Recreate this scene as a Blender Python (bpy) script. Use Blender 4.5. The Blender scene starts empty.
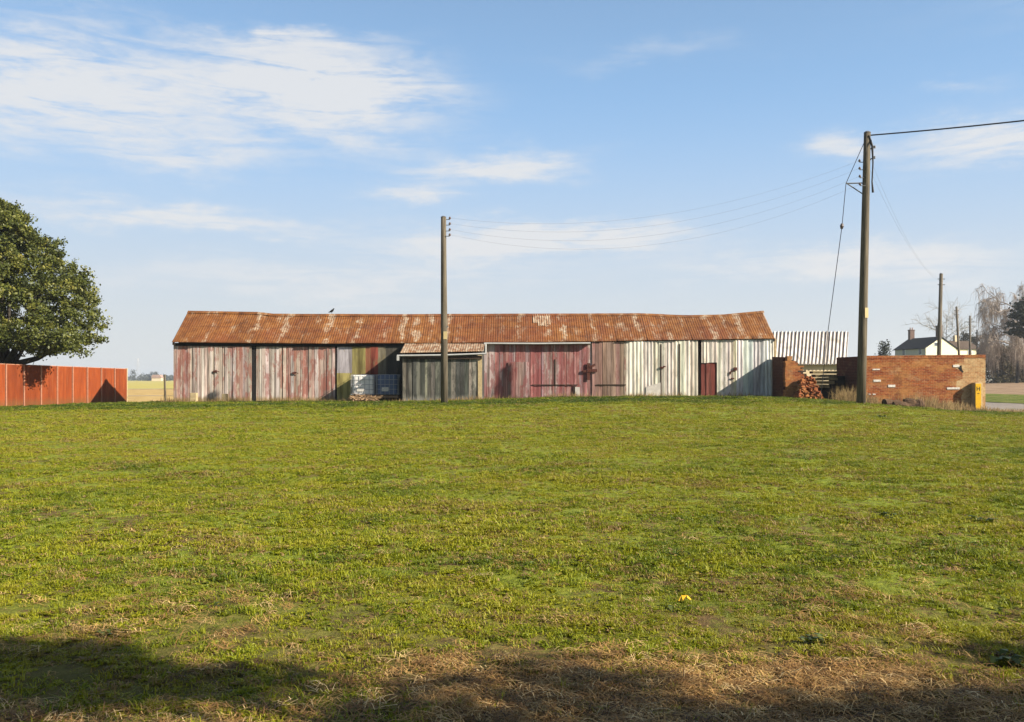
import bpy, math, random
import numpy as np

random.seed(7); RNG = np.random.default_rng(7)
R = math.radians
F, HORIZON, EYE = 887.0, 379.0, 1.6          # focal length in px, horizon row, eye height
def at(px, py, Y):
    """survey: photo pixel at a chosen distance Y -> world point"""
    return ((px-512)/F*Y, Y, EYE+(HORIZON-py)/F*Y)
def wx(px, Y): return (px-512)/F*Y
def wz(py, Y): return EYE+(HORIZON-py)/F*Y

scene = bpy.context.scene
COL = scene.collection

# ------------------------------------------------------------------ noise / terrain
def _hash(ix, iy, s):
    h = (ix.astype(np.int64)*374761393 + iy.astype(np.int64)*668265263 + s*1442695041) & 0xFFFFFFFF
    h = ((h ^ (h >> 13))*1274126177) & 0xFFFFFFFF
    return ((h ^ (h >> 16)) & 0xFFFFFF)/float(0xFFFFFF)
def vnoise(x, y, s=0):
    x = np.asarray(x, float); y = np.asarray(y, float)
    ix = np.floor(x); iy = np.floor(y); fx = x-ix; fy = y-iy
    fx = fx*fx*(3-2*fx); fy = fy*fy*(3-2*fy)
    a = _hash(ix, iy, s); b = _hash(ix+1, iy, s); c = _hash(ix, iy+1, s); d = _hash(ix+1, iy+1, s)
    return (a*(1-fx)+b*fx)*(1-fy)+(c*(1-fx)+d*fx)*fy
def fbm(x, y, s=0, o=4):
    t = 0; a = .5; n = 0
    for i in range(o):
        t = t+a*vnoise(x, y, s+i*17); n += a; x = np.asarray(x)*2.03+3.1; y = np.asarray(y)*2.03+1.7; a *= .5
    return t/n
def sstep(a, b, x):
    t = np.clip((np.asarray(x, float)-a)/(b-a), 0, 1); return t*t*(3-2*t)
def zg(x, y):
    x = np.asarray(x, float); y = np.asarray(y, float)
    z45 = 0; s = 0
    for d in (-1.5, -.5, .5, 1.5):
        z45 = z45+np.interp(x+d, [-60, -30, -25, -17, -5, -1.6, 0, 3, 12, 14, 16, 18, 21, 24, 26], [.1, .2, .22, .42, .50, .55, .62, .69, .72, .68, .46, .25, .1, .02, 0])
        s = s+np.interp(y+d, [0, 10, 27, 31.5, 37, 43, 47.5, 50, 58], [0, .02, .2, .44, .97, 1, 1, .7, 0])
    z45 = z45/4; s = s/4
    rise = np.interp(x, [31.5, 36, 90, 200], [0, .4, 1.2, 1.3])
    return z45*s+rise
def zgf(x, y): return float(zg(x, y))

# ------------------------------------------------------------------ mesh builder
class MB:
    def __init__(s): s.v = []; s.f = []; s.c = []; s.cur = None
    def quadface(s, idx):
        s.f.append(tuple(idx)); s.c.append(s.cur)
    def box(s, c, d, rz=0, rx=0, ry=0):
        hx, hy, hz = d[0]/2, d[1]/2, d[2]/2; b = len(s.v)
        for X, Y, Z in [(-1,-1,-1),(1,-1,-1),(1,1,-1),(-1,1,-1),(-1,-1,1),(1,-1,1),(1,1,1),(-1,1,1)]:
            x, y, z = X*hx, Y*hy, Z*hz
            y, z = y*math.cos(rx)-z*math.sin(rx), y*math.sin(rx)+z*math.cos(rx)
            x, z = x*math.cos(ry)+z*math.sin(ry), -x*math.sin(ry)+z*math.cos(ry)
            x, y = x*math.cos(rz)-y*math.sin(rz), x*math.sin(rz)+y*math.cos(rz)
            s.v.append((c[0]+x, c[1]+y, c[2]+z))
        for q in [(3,2,1,0),(4,5,6,7),(0,1,5,4),(1,2,6,5),(2,3,7,6),(3,0,4,7)]: s.quadface([b+i for i in q])
    def hexa(s, p):
        """8 corners: bottom 4 (ccw), top 4"""
        b = len(s.v); s.v += [tuple(q) for q in p]
        for q in [(3,2,1,0),(4,5,6,7),(0,1,5,4),(1,2,6,5),(2,3,7,6),(3,0,4,7)]: s.quadface([b+i for i in q])
    def tube(s, pts, rad, n=8, cap=True):
        pts = [np.array(p, float) for p in pts]; m = len(pts)
        if not hasattr(rad, '__len__'): rad = [rad]*m
        b = len(s.v)
        t0 = pts[1]-pts[0]; ref = np.array((0, 0, 1.)) if abs(t0[2]) < .9*np.linalg.norm(t0) else np.array((1., 0, 0))
        for i, p in enumerate(pts):
            t = pts[min(i+1, m-1)]-pts[max(i-1, 0)]; t = t/(np.linalg.norm(t)+1e-9)
            u = np.cross(t, ref); u /= np.linalg.norm(u)+1e-9; w = np.cross(t, u); ref = np.cross(u, t) if False else ref
            for k in range(n):
                a = 2*math.pi*k/n; q = p+rad[i]*(math.cos(a)*u+math.sin(a)*w); s.v.append(tuple(q))
        for i in range(m-1):
            for k in range(n):
                k2 = (k+1) % n
                s.quadface((b+i*n+k, b+i*n+k2, b+(i+1)*n+k2, b+(i+1)*n+k))
        if cap:
            s.quadface([b+k for k in range(n)][::-1]); s.quadface([b+(m-1)*n+k for k in range(n)])
    def prism_xz(s, poly, y0, y1):
        """outline in x,z (ccw seen from -y) extruded in y"""
        b = len(s.v); n = len(poly)
        for y in (y0, y1):
            for x, z in poly: s.v.append((x, y, z))
        s.quadface([b+i for i in range(n)]); s.quadface([b+n+i for i in range(n)][::-1])
        for i in range(n):
            j = (i+1) % n; s.quadface((b+j, b+i, b+n+i, b+n+j))
    def grid(s, P):
        """P[i][j] 3d points"""
        b = len(s.v); n = len(P); m = len(P[0])
        for r in P:
            for p in r: s.v.append(tuple(p))
        for i in range(n-1):
            for j in range(m-1): s.quadface((b+i*m+j, b+i*m+j+1, b+(i+1)*m+j+1, b+(i+1)*m+j))
    def build(s, name, mat, parent=None, smooth=False, bevel=0):
        me = bpy.data.meshes.new(name)
        org = np.zeros(3)
        p = parent
        while p is not None: org = org+np.array(p.location); p = p.parent
        v = [(a-org[0], b-org[1], c-org[2]) for a, b, c in s.v]
        me.from_pydata(v, [], s.f); me.update()
        if any(c is not None for c in s.c):
            at_ = me.attributes.new('col', 'FLOAT_COLOR', 'CORNER'); data = []
            for f, c in zip(s.f, s.c):
                c = c or (.5, .5, .5, 0)
                data += list(c)*len(f)
            at_.data.foreach_set('color', data)
        if smooth: me.polygons.foreach_set('use_smooth', [True]*len(me.polygons))
        if mat: me.materials.append(mat)
        o = bpy.data.objects.new(name, me); COL.objects.link(o)
        if parent is not None: o.parent = parent
        if bevel:
            bm = o.modifiers.new('soft_edges', 'BEVEL'); bm.width = bevel; bm.segments = 2; bm.limit_method = 'ANGLE'
        return o

def quadcloud(name, P4, mat, parent=None, attr=None):
    """P4: n x 4 x 3 array of quads"""
    n = len(P4); me = bpy.data.meshes.new(name); P = P4.reshape(-1, 3).copy()
    org = np.zeros(3); p = parent
    while p is not None: org = org+np.array(p.location); p = p.parent
    P -= org
    me.vertices.add(4*n); me.vertices.foreach_set('co', P.astype(np.float32).ravel())
    me.loops.add(4*n); me.loops.foreach_set('vertex_index', np.arange(4*n, dtype=np.int32))
    me.polygons.add(n); me.polygons.foreach_set('loop_start', np.arange(0, 4*n, 4, dtype=np.int32))
    me.update(calc_edges=True)
    if attr is not None:
        a = me.attributes.new('tint', 'FLOAT', 'FACE'); a.data.foreach_set('value', np.asarray(attr, np.float32))
    me.materials.append(mat)
    o = bpy.data.objects.new(name, me); COL.objects.link(o)
    if parent is not None: o.parent = parent
    return o
def leafquads(C, size, rng, aspect=.55, up=0.3):
    n = len(C); d = rng.normal(size=(n, 3)); d /= np.linalg.norm(d, axis=1)[:, None]
    nrm = rng.normal(size=(n, 3)); nrm[:, 2] += up; u = np.cross(d, nrm); u /= np.linalg.norm(u, axis=1)[:, None]+1e-9
    L = (size*(.6+.8*rng.random(n)))[:, None]
    a = C-d*L*.5; b = C+d*L*.5; w = u*L*aspect*.5
    return np.stack([a, C+w, b, C-w], 1)

def thing(name, label, cat, loc, group=None):
    o = bpy.data.objects.new(name, None); COL.objects.link(o); o.location = loc; o.empty_display_size = .3
    o['label'] = label; o['category'] = cat
    if group: o['group'] = group
    return o
def tag(o, label, cat, group=None):
    o['label'] = label; o['category'] = cat
    if group: o['group'] = group
    return o
def kind(o, k, label=None, cat=None):
    o['kind'] = k
    if label: o['label'] = label; o['category'] = cat
    return o
def copy_thing(root, delta, label=None):
    r = root.copy(); COL.objects.link(r); r.location = (root.location.x+delta[0], root.location.y+delta[1], root.location.z+delta[2])
    if label: r['label'] = label
    for ch in list(root.children):
        c = ch.copy(); COL.objects.link(c); c.parent = r
        for g in ch.children:
            d = g.copy(); COL.objects.link(d); d.parent = c
    return r

# ------------------------------------------------------------------ materials
def lin(r, g, b):
    f = lambda c: (c/255/12.92) if c/255 <= .04045 else ((c/255+.055)/1.055)**2.4
    return (f(r), f(g), f(b), 1)
class G:
    def __init__(s, name, rough=.9, spec=.25):
        s.m = bpy.data.materials.new(name); s.m.use_nodes = True; s.nt = s.m.node_tree
        s.b = s.nt.nodes['Principled BSDF']; s.b.inputs['Roughness'].default_value = rough
        s.b.inputs['Specular IOR Level'].default_value = spec
        s._o = None; s.k = 1.0
    def set(s, inp, v):
        if isinstance(v, bpy.types.NodeSocket): s.nt.links.new(v, inp)
        elif v is not None: inp.default_value = v
    def n(s, t, **k):
        x = s.nt.nodes.new(t)
        for a, b in k.items(): setattr(x, a, b)
        return x
    def obj(s):
        if s._o is None: s._o = s.n('ShaderNodeTexCoord').outputs['Object']
        return s._o
    def pos(s): return s.n('ShaderNodeNewGeometry').outputs['Position']
    def mapv(s, v, scale=(1, 1, 1), loc=(0, 0, 0), rot=(0, 0, 0)):
        m = s.n('ShaderNodeMapping'); s.set(m.inputs['Vector'], v); m.inputs['Scale'].default_value = scale
        m.inputs['Location'].default_value = loc; m.inputs['Rotation'].default_value = rot; return m.outputs[0]
    def noise(s, v, scale, detail=4, rough=.55, dist=0):
        x = s.n('ShaderNodeTexNoise'); s.set(x.inputs['Vector'], v); x.inputs['Scale'].default_value = scale
        x.inputs['Detail'].default_value = detail; x.inputs['Roughness'].default_value = rough; x.inputs['Distortion'].default_value = dist
        return x.outputs['Fac']
    def math(s, op, a, b=0, c=0, clamp=False):
        x = s.n('ShaderNodeMath', operation=op, use_clamp=clamp)
        s.set(x.inputs[0], a); s.set(x.inputs[1], b)
        if op in ('MULTIPLY_ADD', 'COMPARE', 'SMOOTH_MIN'): s.set(x.inputs[2], c)
        return x.outputs[0]
    def rng(s, v, a, b, c=0, d=1):
        x = s.n('ShaderNodeMapRange', interpolation_type='SMOOTHSTEP'); s.set(x.inputs['Value'], v)
        for k, q in zip(('From Min', 'From Max', 'To Min', 'To Max'), (a, b, c, d)): x.inputs[k].default_value = q
        return x.outputs['Result']
    def mix(s, fac, a, b, mode='MIX'):
        x = s.n('ShaderNodeMix', data_type='RGBA', blend_type=mode)
        s.set(x.inputs['Factor'], fac); s.set(x.inputs[6], a); s.set(x.inputs[7], b); return x.outputs[2]
    def ramp(s, fac, stops):
        x = s.n('ShaderNodeValToRGB'); e = x.color_ramp.elements
        while len(e) < len(stops): e.new(.5)
        for i, (p, c) in enumerate(stops): e[i].position = p; e[i].color = c if len(c) == 4 else (*c, 1)
        s.set(x.inputs[0], fac); return x.outputs[0]
    def attr(s, name, typ='GEOMETRY', out='Color'):
        x = s.n('ShaderNodeAttribute', attribute_name=name, attribute_type=typ); return x.outputs[out]
    def sep(s, v):
        x = s.n('ShaderNodeSeparateXYZ'); s.set(x.inputs[0], v); return x.outputs
    def comb(s, a, b, c):
        x = s.n('ShaderNodeCombineXYZ'); s.set(x.inputs[0], a); s.set(x.inputs[1], b); s.set(x.inputs[2], c); return x.outputs[0]
    def color(s, v):
        if s.k != 1: v = s.mix(1, v, (s.k, s.k, s.k, 1), 'MULTIPLY')
        s.set(s.b.inputs['Base Color'], v); return s
    def bump(s, h, dist=.01, strength=1):
        x = s.n('ShaderNodeBump'); x.inputs['Distance'].default_value = dist; x.inputs['Strength'].default_value = strength
        s.set(x.inputs['Height'], h); s.nt.links.new(x.outputs[0], s.b.inputs['Normal']); return s

def plain(name, c, rough=.85, var=.25, scale=3, spec=.25, metal=0):
    g = G(name, rough, spec); n = g.noise(g.obj(), scale, 5, .6)
    d = tuple(x*(1-var) for x in c[:3])+(1,); l = tuple(min(1, x*(1+var)) for x in c[:3])+(1,)
    g.color(g.ramp(n, [(.3, d), (.7, l)])); g.b.inputs['Metallic'].default_value = metal
    g.bump(g.noise(g.obj(), scale*8, 3), .004, .5); return g.m

# rusty corrugated roof: rust with pale galvanised patches running down the sheet joints
def m_roof(name, pale=.5, pale_amt=1.0, tone=0, sheet=.76, spk=2.2):
    g = G(name, .75, .3); g.k = .8; o = g.pos(); x, y, z = g.sep(o)
    rust = g.ramp(g.noise(g.mapv(o, (1, 1, 1)), 2.2, 6, .65), [(.28, lin(84, 49, 22)), (.5, lin(124, 76, 32)), (.72, lin(146, 100, 52))])
    fine = g.noise(g.mapv(o, (9, 1.3, 1.3)), 1.0, 4, .6)
    rust = g.mix(g.rng(fine, .52, .75, 0, .5), rust, lin(88, 47, 28))
    rust = g.mix(g.rng(g.noise(g.mapv(o, (.35, .3, .3), (4, 2, 1)), 1, 3, .5), .45, .7, 0, .55), rust, lin(112, 56, 32))
    # sheet joint columns: a few of them have kept their zinc
    xs = g.math('MULTIPLY', x, 1/sheet); fl = g.math('FLOOR', xs); fr = g.math('SUBTRACT', xs, fl)
    wn = g.n('ShaderNodeTexWhiteNoise', noise_dimensions='1D'); g.set(wn.inputs['W'], fl)
    cen = g.math('MULTIPLY_ADD', g.noise(g.mapv(o, (1.3, 1.1, 1.1), (2, 5, 1)), 1, 4, .6), 1.1, -.05)
    near = g.math('SUBTRACT', 1, g.rng(g.math('ABSOLUTE', g.math('SUBTRACT', fr, cen)), .02, .34))
    colm = g.math('MULTIPLY', near, g.rng(wn.outputs['Value'], .12, .95))
    run = g.rng(g.noise(g.mapv(o, (.8, 1.0, 1.0), (9, 1, 4)), 1.2, 4, .6), .36, .6)
    patch = g.noise(g.mapv(o, (2.2, .8, .8), (7, 3, 1)), 1.3, 6, .72)
    m = g.math('ADD', g.math('MULTIPLY', g.math('MULTIPLY', colm, run), .36), patch)
    m = g.rng(m, .60-.14*pale, .84-.14*pale)
    spk = g.rng(g.noise(g.mapv(o, (7*spk/2.2, spk, spk)), 2.2, 5, .7), .36, .62, .15, 1)
    m = g.math('MULTIPLY', g.math('MULTIPLY', m, spk), pale_amt)
    palec = g.ramp(g.noise(o, 5, 4, .6), [(.3, lin(152, 122, 92)), (.7, lin(190, 176, 152))])
    tone_ = g.ramp(wn.outputs['Color'], [(0, (.80, .76, .74)), (.5, (.98, .98, .98)), (1, (1.14, 1.12, 1.1))])
    rust = g.mix(1, rust, tone_, 'MULTIPLY')
    lap = g.math('MAXIMUM', g.math('LESS_THAN', fr, .035), g.math('LESS_THAN', g.math('ABSOLUTE', g.math('SUBTRACT', y, g.math('MULTIPLY_ADD', wn.outputs['Value'], .06, 45.9))), .018))
    rust = g.mix(g.math('MULTIPLY', lap, .55), rust, lin(60, 34, 24))
    g.color(g.mix(g.math('MULTIPLY', m, .9), rust, palec))
    g.bump(g.noise(g.mapv(o, (20, 4, 4)), 1, 3), .006, .5); return g.m

# vertical boards / sheets: per-board colour comes with the mesh, paint peels by noise
def m_boards(name, paint, amount=.5, grime=.5, foot=None, foot_h=.6, scale=1.0, foot_z=.5, gain=.66, con=1.0):
    g = G(name, .88, .2); g.k = gain; o = g.pos(); col = g.attr('col'); al = g.attr('col', out='Alpha')
    st = g.noise(g.mapv(o, (16*scale, 16, .9)), 1, 5, .65)
    st2 = g.noise(g.mapv(o, (6.5*scale, 6.5, .35), (2, 0, 5)), 1, 4, .6)
    c = g.mix(1, col, g.ramp(st, [(.3, (.62, .60, .58)), (.62, (1.25, 1.23, 1.21))]), 'MULTIPLY')
    c = g.mix(1, c, g.ramp(st2, [(.34, (1-.5*con, 1-.54*con, 1-.56*con)), (.5, (1.02, 1.02, 1.02)), (.66, (1+.35*con, 1+.34*con, 1+.33*con))]), 'MULTIPLY')
    pe = g.noise(g.mapv(o, (2.6, 2.6, .95), (3, 1, 2)), 1.2, 6, .68)
    pe = g.math('ADD', pe, g.math('MULTIPLY', g.math('SUBTRACT', st, .5), .35))
    pm = g.rng(g.math('ADD', pe, g.math('MULTIPLY', g.math('SUBTRACT', al, .5), .20)), .62-.25*amount, .70-.25*amount)
    c = g.mix(g.math('MULTIPLY', pm, .62), c, g.mix(g.noise(o, 6, 3), paint, tuple(p*.75 for p in paint[:3])+(1,)))
    gr = g.rng(g.noise(g.mapv(o, (5, 5, .6), (1, 9, 4)), 1.5, 5, .6), .55, .8, 0, grime)
    c = g.mix(gr, c, lin(84, 72, 60))
    if foot:
        z = g.sep(o)[2]; fz = g.math('ADD', g.math('SUBTRACT', z, foot_z), g.math('MULTIPLY', g.noise(g.mapv(o, (7, 7, 1)), 1.5, 5, .6), -foot_h*2))
        c = g.mix(g.rng(fz, -foot_h, foot_h*.3, .75, 0), c, foot)
    g.color(c); g.bump(st, .012, .7); return g.m

def m_brick(name, bricks, mortar, blotch, rowh=.075, w=.225, bl=.5, k=.68):
    g = G(name, .92, .15); g.k = k; o = g.pos(); x, y, z = g.sep(o); v = g.comb(g.math('ADD', x, y), z, 0)
    bt = g.n('ShaderNodeTexBrick', offset=.5); g.set(bt.inputs['Vector'], v); bt.inputs['Scale'].default_value = 1
    bt.inputs['Brick Width'].default_value = w; bt.inputs['Row Height'].default_value = rowh
    bt.inputs['Mortar Size'].default_value = .008; bt.inputs['Mortar Smooth'].default_value = .3; bt.inputs['Bias'].default_value = -.1
    bt.inputs['Color1'].default_value = bricks[0]; bt.inputs['Color2'].default_value = bricks[1]; bt.inputs['Mortar'].default_value = mortar
    c = bt.outputs['Color']
    c = g.mix(g.rng(g.noise(g.mapv(o, (1, 1, 2.2)), 1.1, 6, .65), .42, .68, 0, bl), c, blotch)
    c = g.mix(g.rng(g.noise(g.mapv(o, (.7, .7, 1.3), (3, 8, 2)), 1.6, 6, .7), .52, .70, 0, .6*bl), c, lin(204, 168, 124))
    c = g.mix(g.rng(g.noise(g.mapv(o, (1, 1, .6), (6, 2, 9)), 1.3, 6, .7), .55, .74, 0, .6), c, lin(96, 52, 36))
    c = g.mix(1, c, g.ramp(g.noise(o, 7, 5, .7), [(.3, (.62, .6, .58)), (.68, (1.15, 1.12, 1.1))]), 'MULTIPLY')
    g.color(c); g.bump(g.math('ADD', g.math('MULTIPLY', bt.outputs['Fac'], -1), g.noise(o, 20, 4)), .012, .8); return g.m

def m_leaf(name, stops, rough=.6, trans=.25, attr='tint', scale=.9, inst=False):
    g = G(name, rough, .3)
    a = g.attr(attr, 'INSTANCER' if inst else 'GEOMETRY', 'Fac')
    c = g.ramp(a, stops); g.color(c)
    t = g.n('ShaderNodeBsdfTranslucent'); g.set(t.inputs['Color'], g.mix(1, c, (1.25, 1.25, .7, 1), 'MULTIPLY'))
    ms = g.n('ShaderNodeMixShader'); ms.inputs[0].default_value = trans
    out = g.nt.nodes['Material Output']
    g.nt.links.new(g.b.outputs[0], ms.inputs[1]); g.nt.links.new(t.outputs[0], ms.inputs[2]); g.nt.links.new(ms.outputs[0], out.inputs['Surface'])
    return g.m

def m_timber(name, a, b, sc=1):
    g = G(name, .9, .15); o = g.pos(); n = g.noise(g.mapv(o, (14*sc, 14*sc, .8)), 1, 5, .65)
    g.color(g.ramp(n, [(.3, a), (.7, b)])); g.bump(n, .01, .8); return g.m

M = {}
M['roof'] = m_roof('rusty_corrugated_iron', .5)
M['roof_lean'] = m_roof('rusty_zinc_sheet', 2.3, 1, sheet=.8, spk=.7)
M['roof_patch'] = m_roof('streaked_zinc_patch', 3.2, 1, spk=1.2)
M['zinc'] = plain('pale_zinc_sheet', lin(176, 168, 158), .6, .2, 4)
GREY, PINKRED = lin(188, 172, 160), lin(158, 82, 74)
M['oldboards'] = m_boards('weathered_red_boards', lin(164, 84, 68), .50, .55, lin(158, 132, 84), .16, foot_z=.55)
M['redboards'] = m_boards('faded_red_boards', lin(152, 74, 72), .62, .45, lin(150, 110, 100), .12, foot_z=.6)
M['brownboards'] = m_boards('bare_brown_boards', lin(146, 84, 76), .2, .5, foot_z=.6)
M['whitesheet'] = m_boards('chalky_white_sheets', lin(176, 164, 142), .14, .4, lin(150, 136, 96), .2, scale=.4, foot_z=.62, gain=.72, con=.6)
M['tarred'] = m_boards('tarred_black_boards', lin(58, 60, 54), .5, .5, lin(150, 146, 136), .28, foot_z=.5, gain=.66)
M['mixsheet'] = m_boards('patchwork_sheets', lin(140, 128, 92), .2, .4, scale=.5, foot_z=.5)
M['dark'] = plain('black_timber', (.012, .011, .010, 1), .95, .3)
M['darkbrown'] = m_timber('dark_brown_timber', (.02, .014, .010, 1), (.07, .045, .03, 1))
M['door'] = m_boards('oxblood_door_paint', lin(120, 58, 48), .5, .3, foot_z=.6)
M['gutter'] = plain('white_gutter_paint', (.36, .35, .33, 1), .5, .12, 6)
M['rustdark'] = plain('dark_rusted_iron', lin(70, 36, 26), .85, .4, 8)
M['orange'] = None
def m_orange():
    g = G('orange_oxide_paint', .8, .2); g.k = .8; o = g.pos()
    n = g.noise(g.mapv(o, (3, 3, .5)), 1.4, 6, .6)
    c = g.ramp(n, [(.3, lin(114, 50, 20)), (.55, lin(137, 62, 24)), (.75, lin(154, 78, 36))])
    c = g.mix(g.rng(g.noise(o, 14, 4, .7), .55, .75, 0, .4), c, lin(100, 46, 24)); oi = g.n('ShaderNodeObjectInfo').outputs['Random']
    c = g.mix(1, c, g.ramp(oi, [(0, (.80, .80, .82)), (.5, (1, 1, 1)), (1, (1.12, 1.16, 1.2))]), 'MULTIPLY')
    z = g.sep(o)[2]; sp = g.math('ADD', g.math('SUBTRACT', z, .55), g.math('MULTIPLY', g.noise(g.mapv(o, (3, 3, 1)), 2, 5, .7), -.5))
    c = g.mix(g.rng(sp, -.45, -.05, .6, 0), c, lin(104, 74, 42))
    c = g.mix(g.rng(g.noise(g.mapv(o, (6, 6, .4), (1, 4, 2)), 1.2, 5, .6), .55, .75, 0, .35), c, lin(176, 112, 72))
    g.color(c); g.bump(n, .01, .5); return g.m
M['orange'] = m_orange()
M['batten'] = plain('pale_batten_paint', lin(158, 112, 88), .8, .2, 8)
M['brick'] = m_brick('old_red_brick', (lin(140, 66, 36), lin(182, 104, 56)), lin(176, 144, 106), lin(190, 134, 78), bl=.9)
M['brickshade'] = m_brick('shaded_red_brick', (lin(86, 40, 30), lin(104, 54, 38)), lin(120, 96, 80), lin(120, 70, 54), bl=.4)  # darker copy of the red brick, shade of the left-facing walls in its colour
M['buff'] = m_brick('buff_mortared_brick', (lin(188, 150, 104), lin(170, 120, 78)), lin(196, 172, 130), lin(206, 182, 138), bl=.8, k=.82)
M['whitebrick'] = plain('white_painted_brick', (.50, .46, .40, 1), .9, .3, 14)
M['cream'] = plain('cream_render', lin(200, 180, 146), .9, .15, 2)
M['asb'] = None
def m_asbestos():
    g = G('weathered_fibre_cement', .9, .2); g.k = .72; o = g.pos()
    c = g.ramp(g.noise(g.mapv(o, (2, .7, .7)), 1.6, 6, .65), [(.3, lin(176, 164, 150)), (.5, lin(226, 216, 206)), (.72, lin(240, 232, 224))])
    x = g.attr('wave', out='Fac')
    vall = g.math('SUBTRACT', 1, g.math('MULTIPLY_ADD', g.math('SINE', g.math('MULTIPLY', x, 2*math.pi)), .5, .5))   # moss and dirt lodged in the valleys
    d = g.math('ADD', g.math('MULTIPLY', vall, .75), g.math('MULTIPLY', g.noise(g.mapv(o, (3, .8, .8)), 1.5, 5, .7), .5))
    wn = g.n('ShaderNodeTexWhiteNoise', noise_dimensions='1D'); g.set(wn.inputs['W'], g.math('FLOOR', g.math('ADD', x, .5)))
    d = g.math('ADD', d, g.math('MULTIPLY_ADD', wn.outputs['Value'], .22, -.11))
    c = g.mix(g.rng(d, .58, .88, 0, .85), c, lin(76, 68, 60)); c = g.mix(g.rng(g.noise(o, 2.2, 6, .7), .5, .72, 0, .55), c, lin(128, 116, 98)); g.color(c); return g.m
M['asb'] = m_asbestos()
M['pole'] = m_timber('weathered_pole_timber', lin(60, 54, 46), lin(112, 102, 84))
M['polefar'] = m_timber('grey_pole_timber', lin(70, 64, 56), lin(112, 102, 86))
M['wire'] = plain('grey_wire', (.2, .2, .21, 1), .6, .1)
M['blackcable'] = plain('black_cable_sheath', (.02, .02, .022, 1), .6, .1)
M['iron'] = plain('galvanised_bracket', (.12, .12, .12, 1), .6, .2)
M['porcelain'] = plain('brown_porcelain', (.10, .07, .06, 1), .3, .2)
M['notice'] = plain('pale_notice_plate', lin(176, 156, 112), .6, .1)
M['yellow'] = plain('yellow_enamel', lin(200, 152, 10), .5, .1, 12)
M['ink'] = plain('black_enamel', (.03, .026, .01, 1), .5, .1)
M['concrete'] = plain('pale_concrete', lin(164, 144, 108), .9, .2, 9)
M['poly'] = plain('milky_plastic', lin(214, 208, 200), .5, .12, 3)
M['polyblue'] = plain('blue_tinted_plastic', lin(84, 96, 122), .5, .2, 2)  # bluish plastic, colour darkened to deepen the shade by the shed
M['steel'] = plain('galvanised_tube', (.34, .33, .33, 1), .5, .15, metal=.3)
M['pallet'] = m_timber('pallet_timber', lin(110, 88, 66), lin(150, 122, 92))
M['sleeper'] = m_timber('grey_sleeper_timber', lin(72, 64, 46), lin(128, 112, 78), .4)
M['log'] = m_timber('dark_rotten_log', lin(48, 36, 26), lin(96, 74, 54))
M['bark'] = m_timber('dark_oak_bark', (.022, .018, .014, 1), (.06, .05, .038, 1), .5)
M['twig'] = plain('haze_paled_twig', lin(158, 150, 142), .9, .2)  # paled towards sky grey, distance haze put into the twig colour
M['birchtwig'] = plain('birch_twig', lin(158, 144, 130), .9, .2)
M['slate'] = plain('dark_slate', lin(44, 41, 40), .9, .2, 2)
M['slatebrown'] = plain('brown_slate', lin(78, 64, 52), .9, .2, 2)
M['housecream'] = plain('cream_house_render', lin(232, 224, 186), .9, .06)
M['houseshade'] = plain('shaded_house_render', lin(178, 172, 158), .9, .06)  # greyer copy for the side wall, its shade put into the colour
M['glass'] = plain('window_glass', (.05, .06, .07, 1), .15, .1, spec=.5)
M['winframe'] = plain('white_window_frame', (.75, .75, .72, 1), .6, .05)
M['hbrick'] = plain('chimney_brick', lin(100, 80, 70), .9, .2)
M['pinkroof'] = plain('pink_pantile', lin(150, 122, 108), .9, .1)

# leaf ramps (tint 0..1 = leaf age / kind)
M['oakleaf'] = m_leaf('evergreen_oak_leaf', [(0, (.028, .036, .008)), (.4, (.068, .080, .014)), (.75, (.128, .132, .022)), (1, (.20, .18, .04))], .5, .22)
M['hedgeleaf'] = m_leaf('winter_hedge_leaf', [(0, (.05, .038, .020)), (.5, (.09, .068, .034)), (1, (.105, .095, .04))], .8, .15)
M['conifer'] = m_leaf('conifer_needle', [(0, (.018, .024, .014)), (.6, (.034, .042, .022)), (1, (.06, .066, .034))], .7, .1)
M['brownleaf'] = m_leaf('dull_brown_leaf', [(0, (.035, .030, .020)), (1, (.085, .072, .045))], .8, .15)
M['fartree'] = m_leaf('far_tree_leaf', [(0, (.05, .06, .055)), (1, (.09, .10, .085))], .9, .1)
GRASS = [(0, (.30, .19, .085)), (.10, (.20, .135, .045)), (.2, (.275, .235, .022)), (.42, (.25, .245, .007)), (.62, (.160, .186, .006)), (.82, (.076, .108, .006)), (1, (.035, .065, .006))]
M['grass'] = m_leaf('field_grass_blade', GRASS, .55, .3, inst=True)
M['straw'] = m_leaf('dry_straw', [(0, (.06, .03, .012)), (.4, (.29, .15, .045)), (.75, (.50, .31, .105)), (1, (.70, .50, .24))], .7, .15, inst=True)
M['reedgrass'] = m_leaf('dead_grass_stem', [(0, (.09, .055, .022)), (.5, (.21, .135, .05)), (1, (.40, .28, .12))], .7, .2)
M['dock'] = m_leaf('dock_leaf', [(0, (.03, .04, .006)), (1, (.075, .095, .014))], .45, .25)

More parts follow.
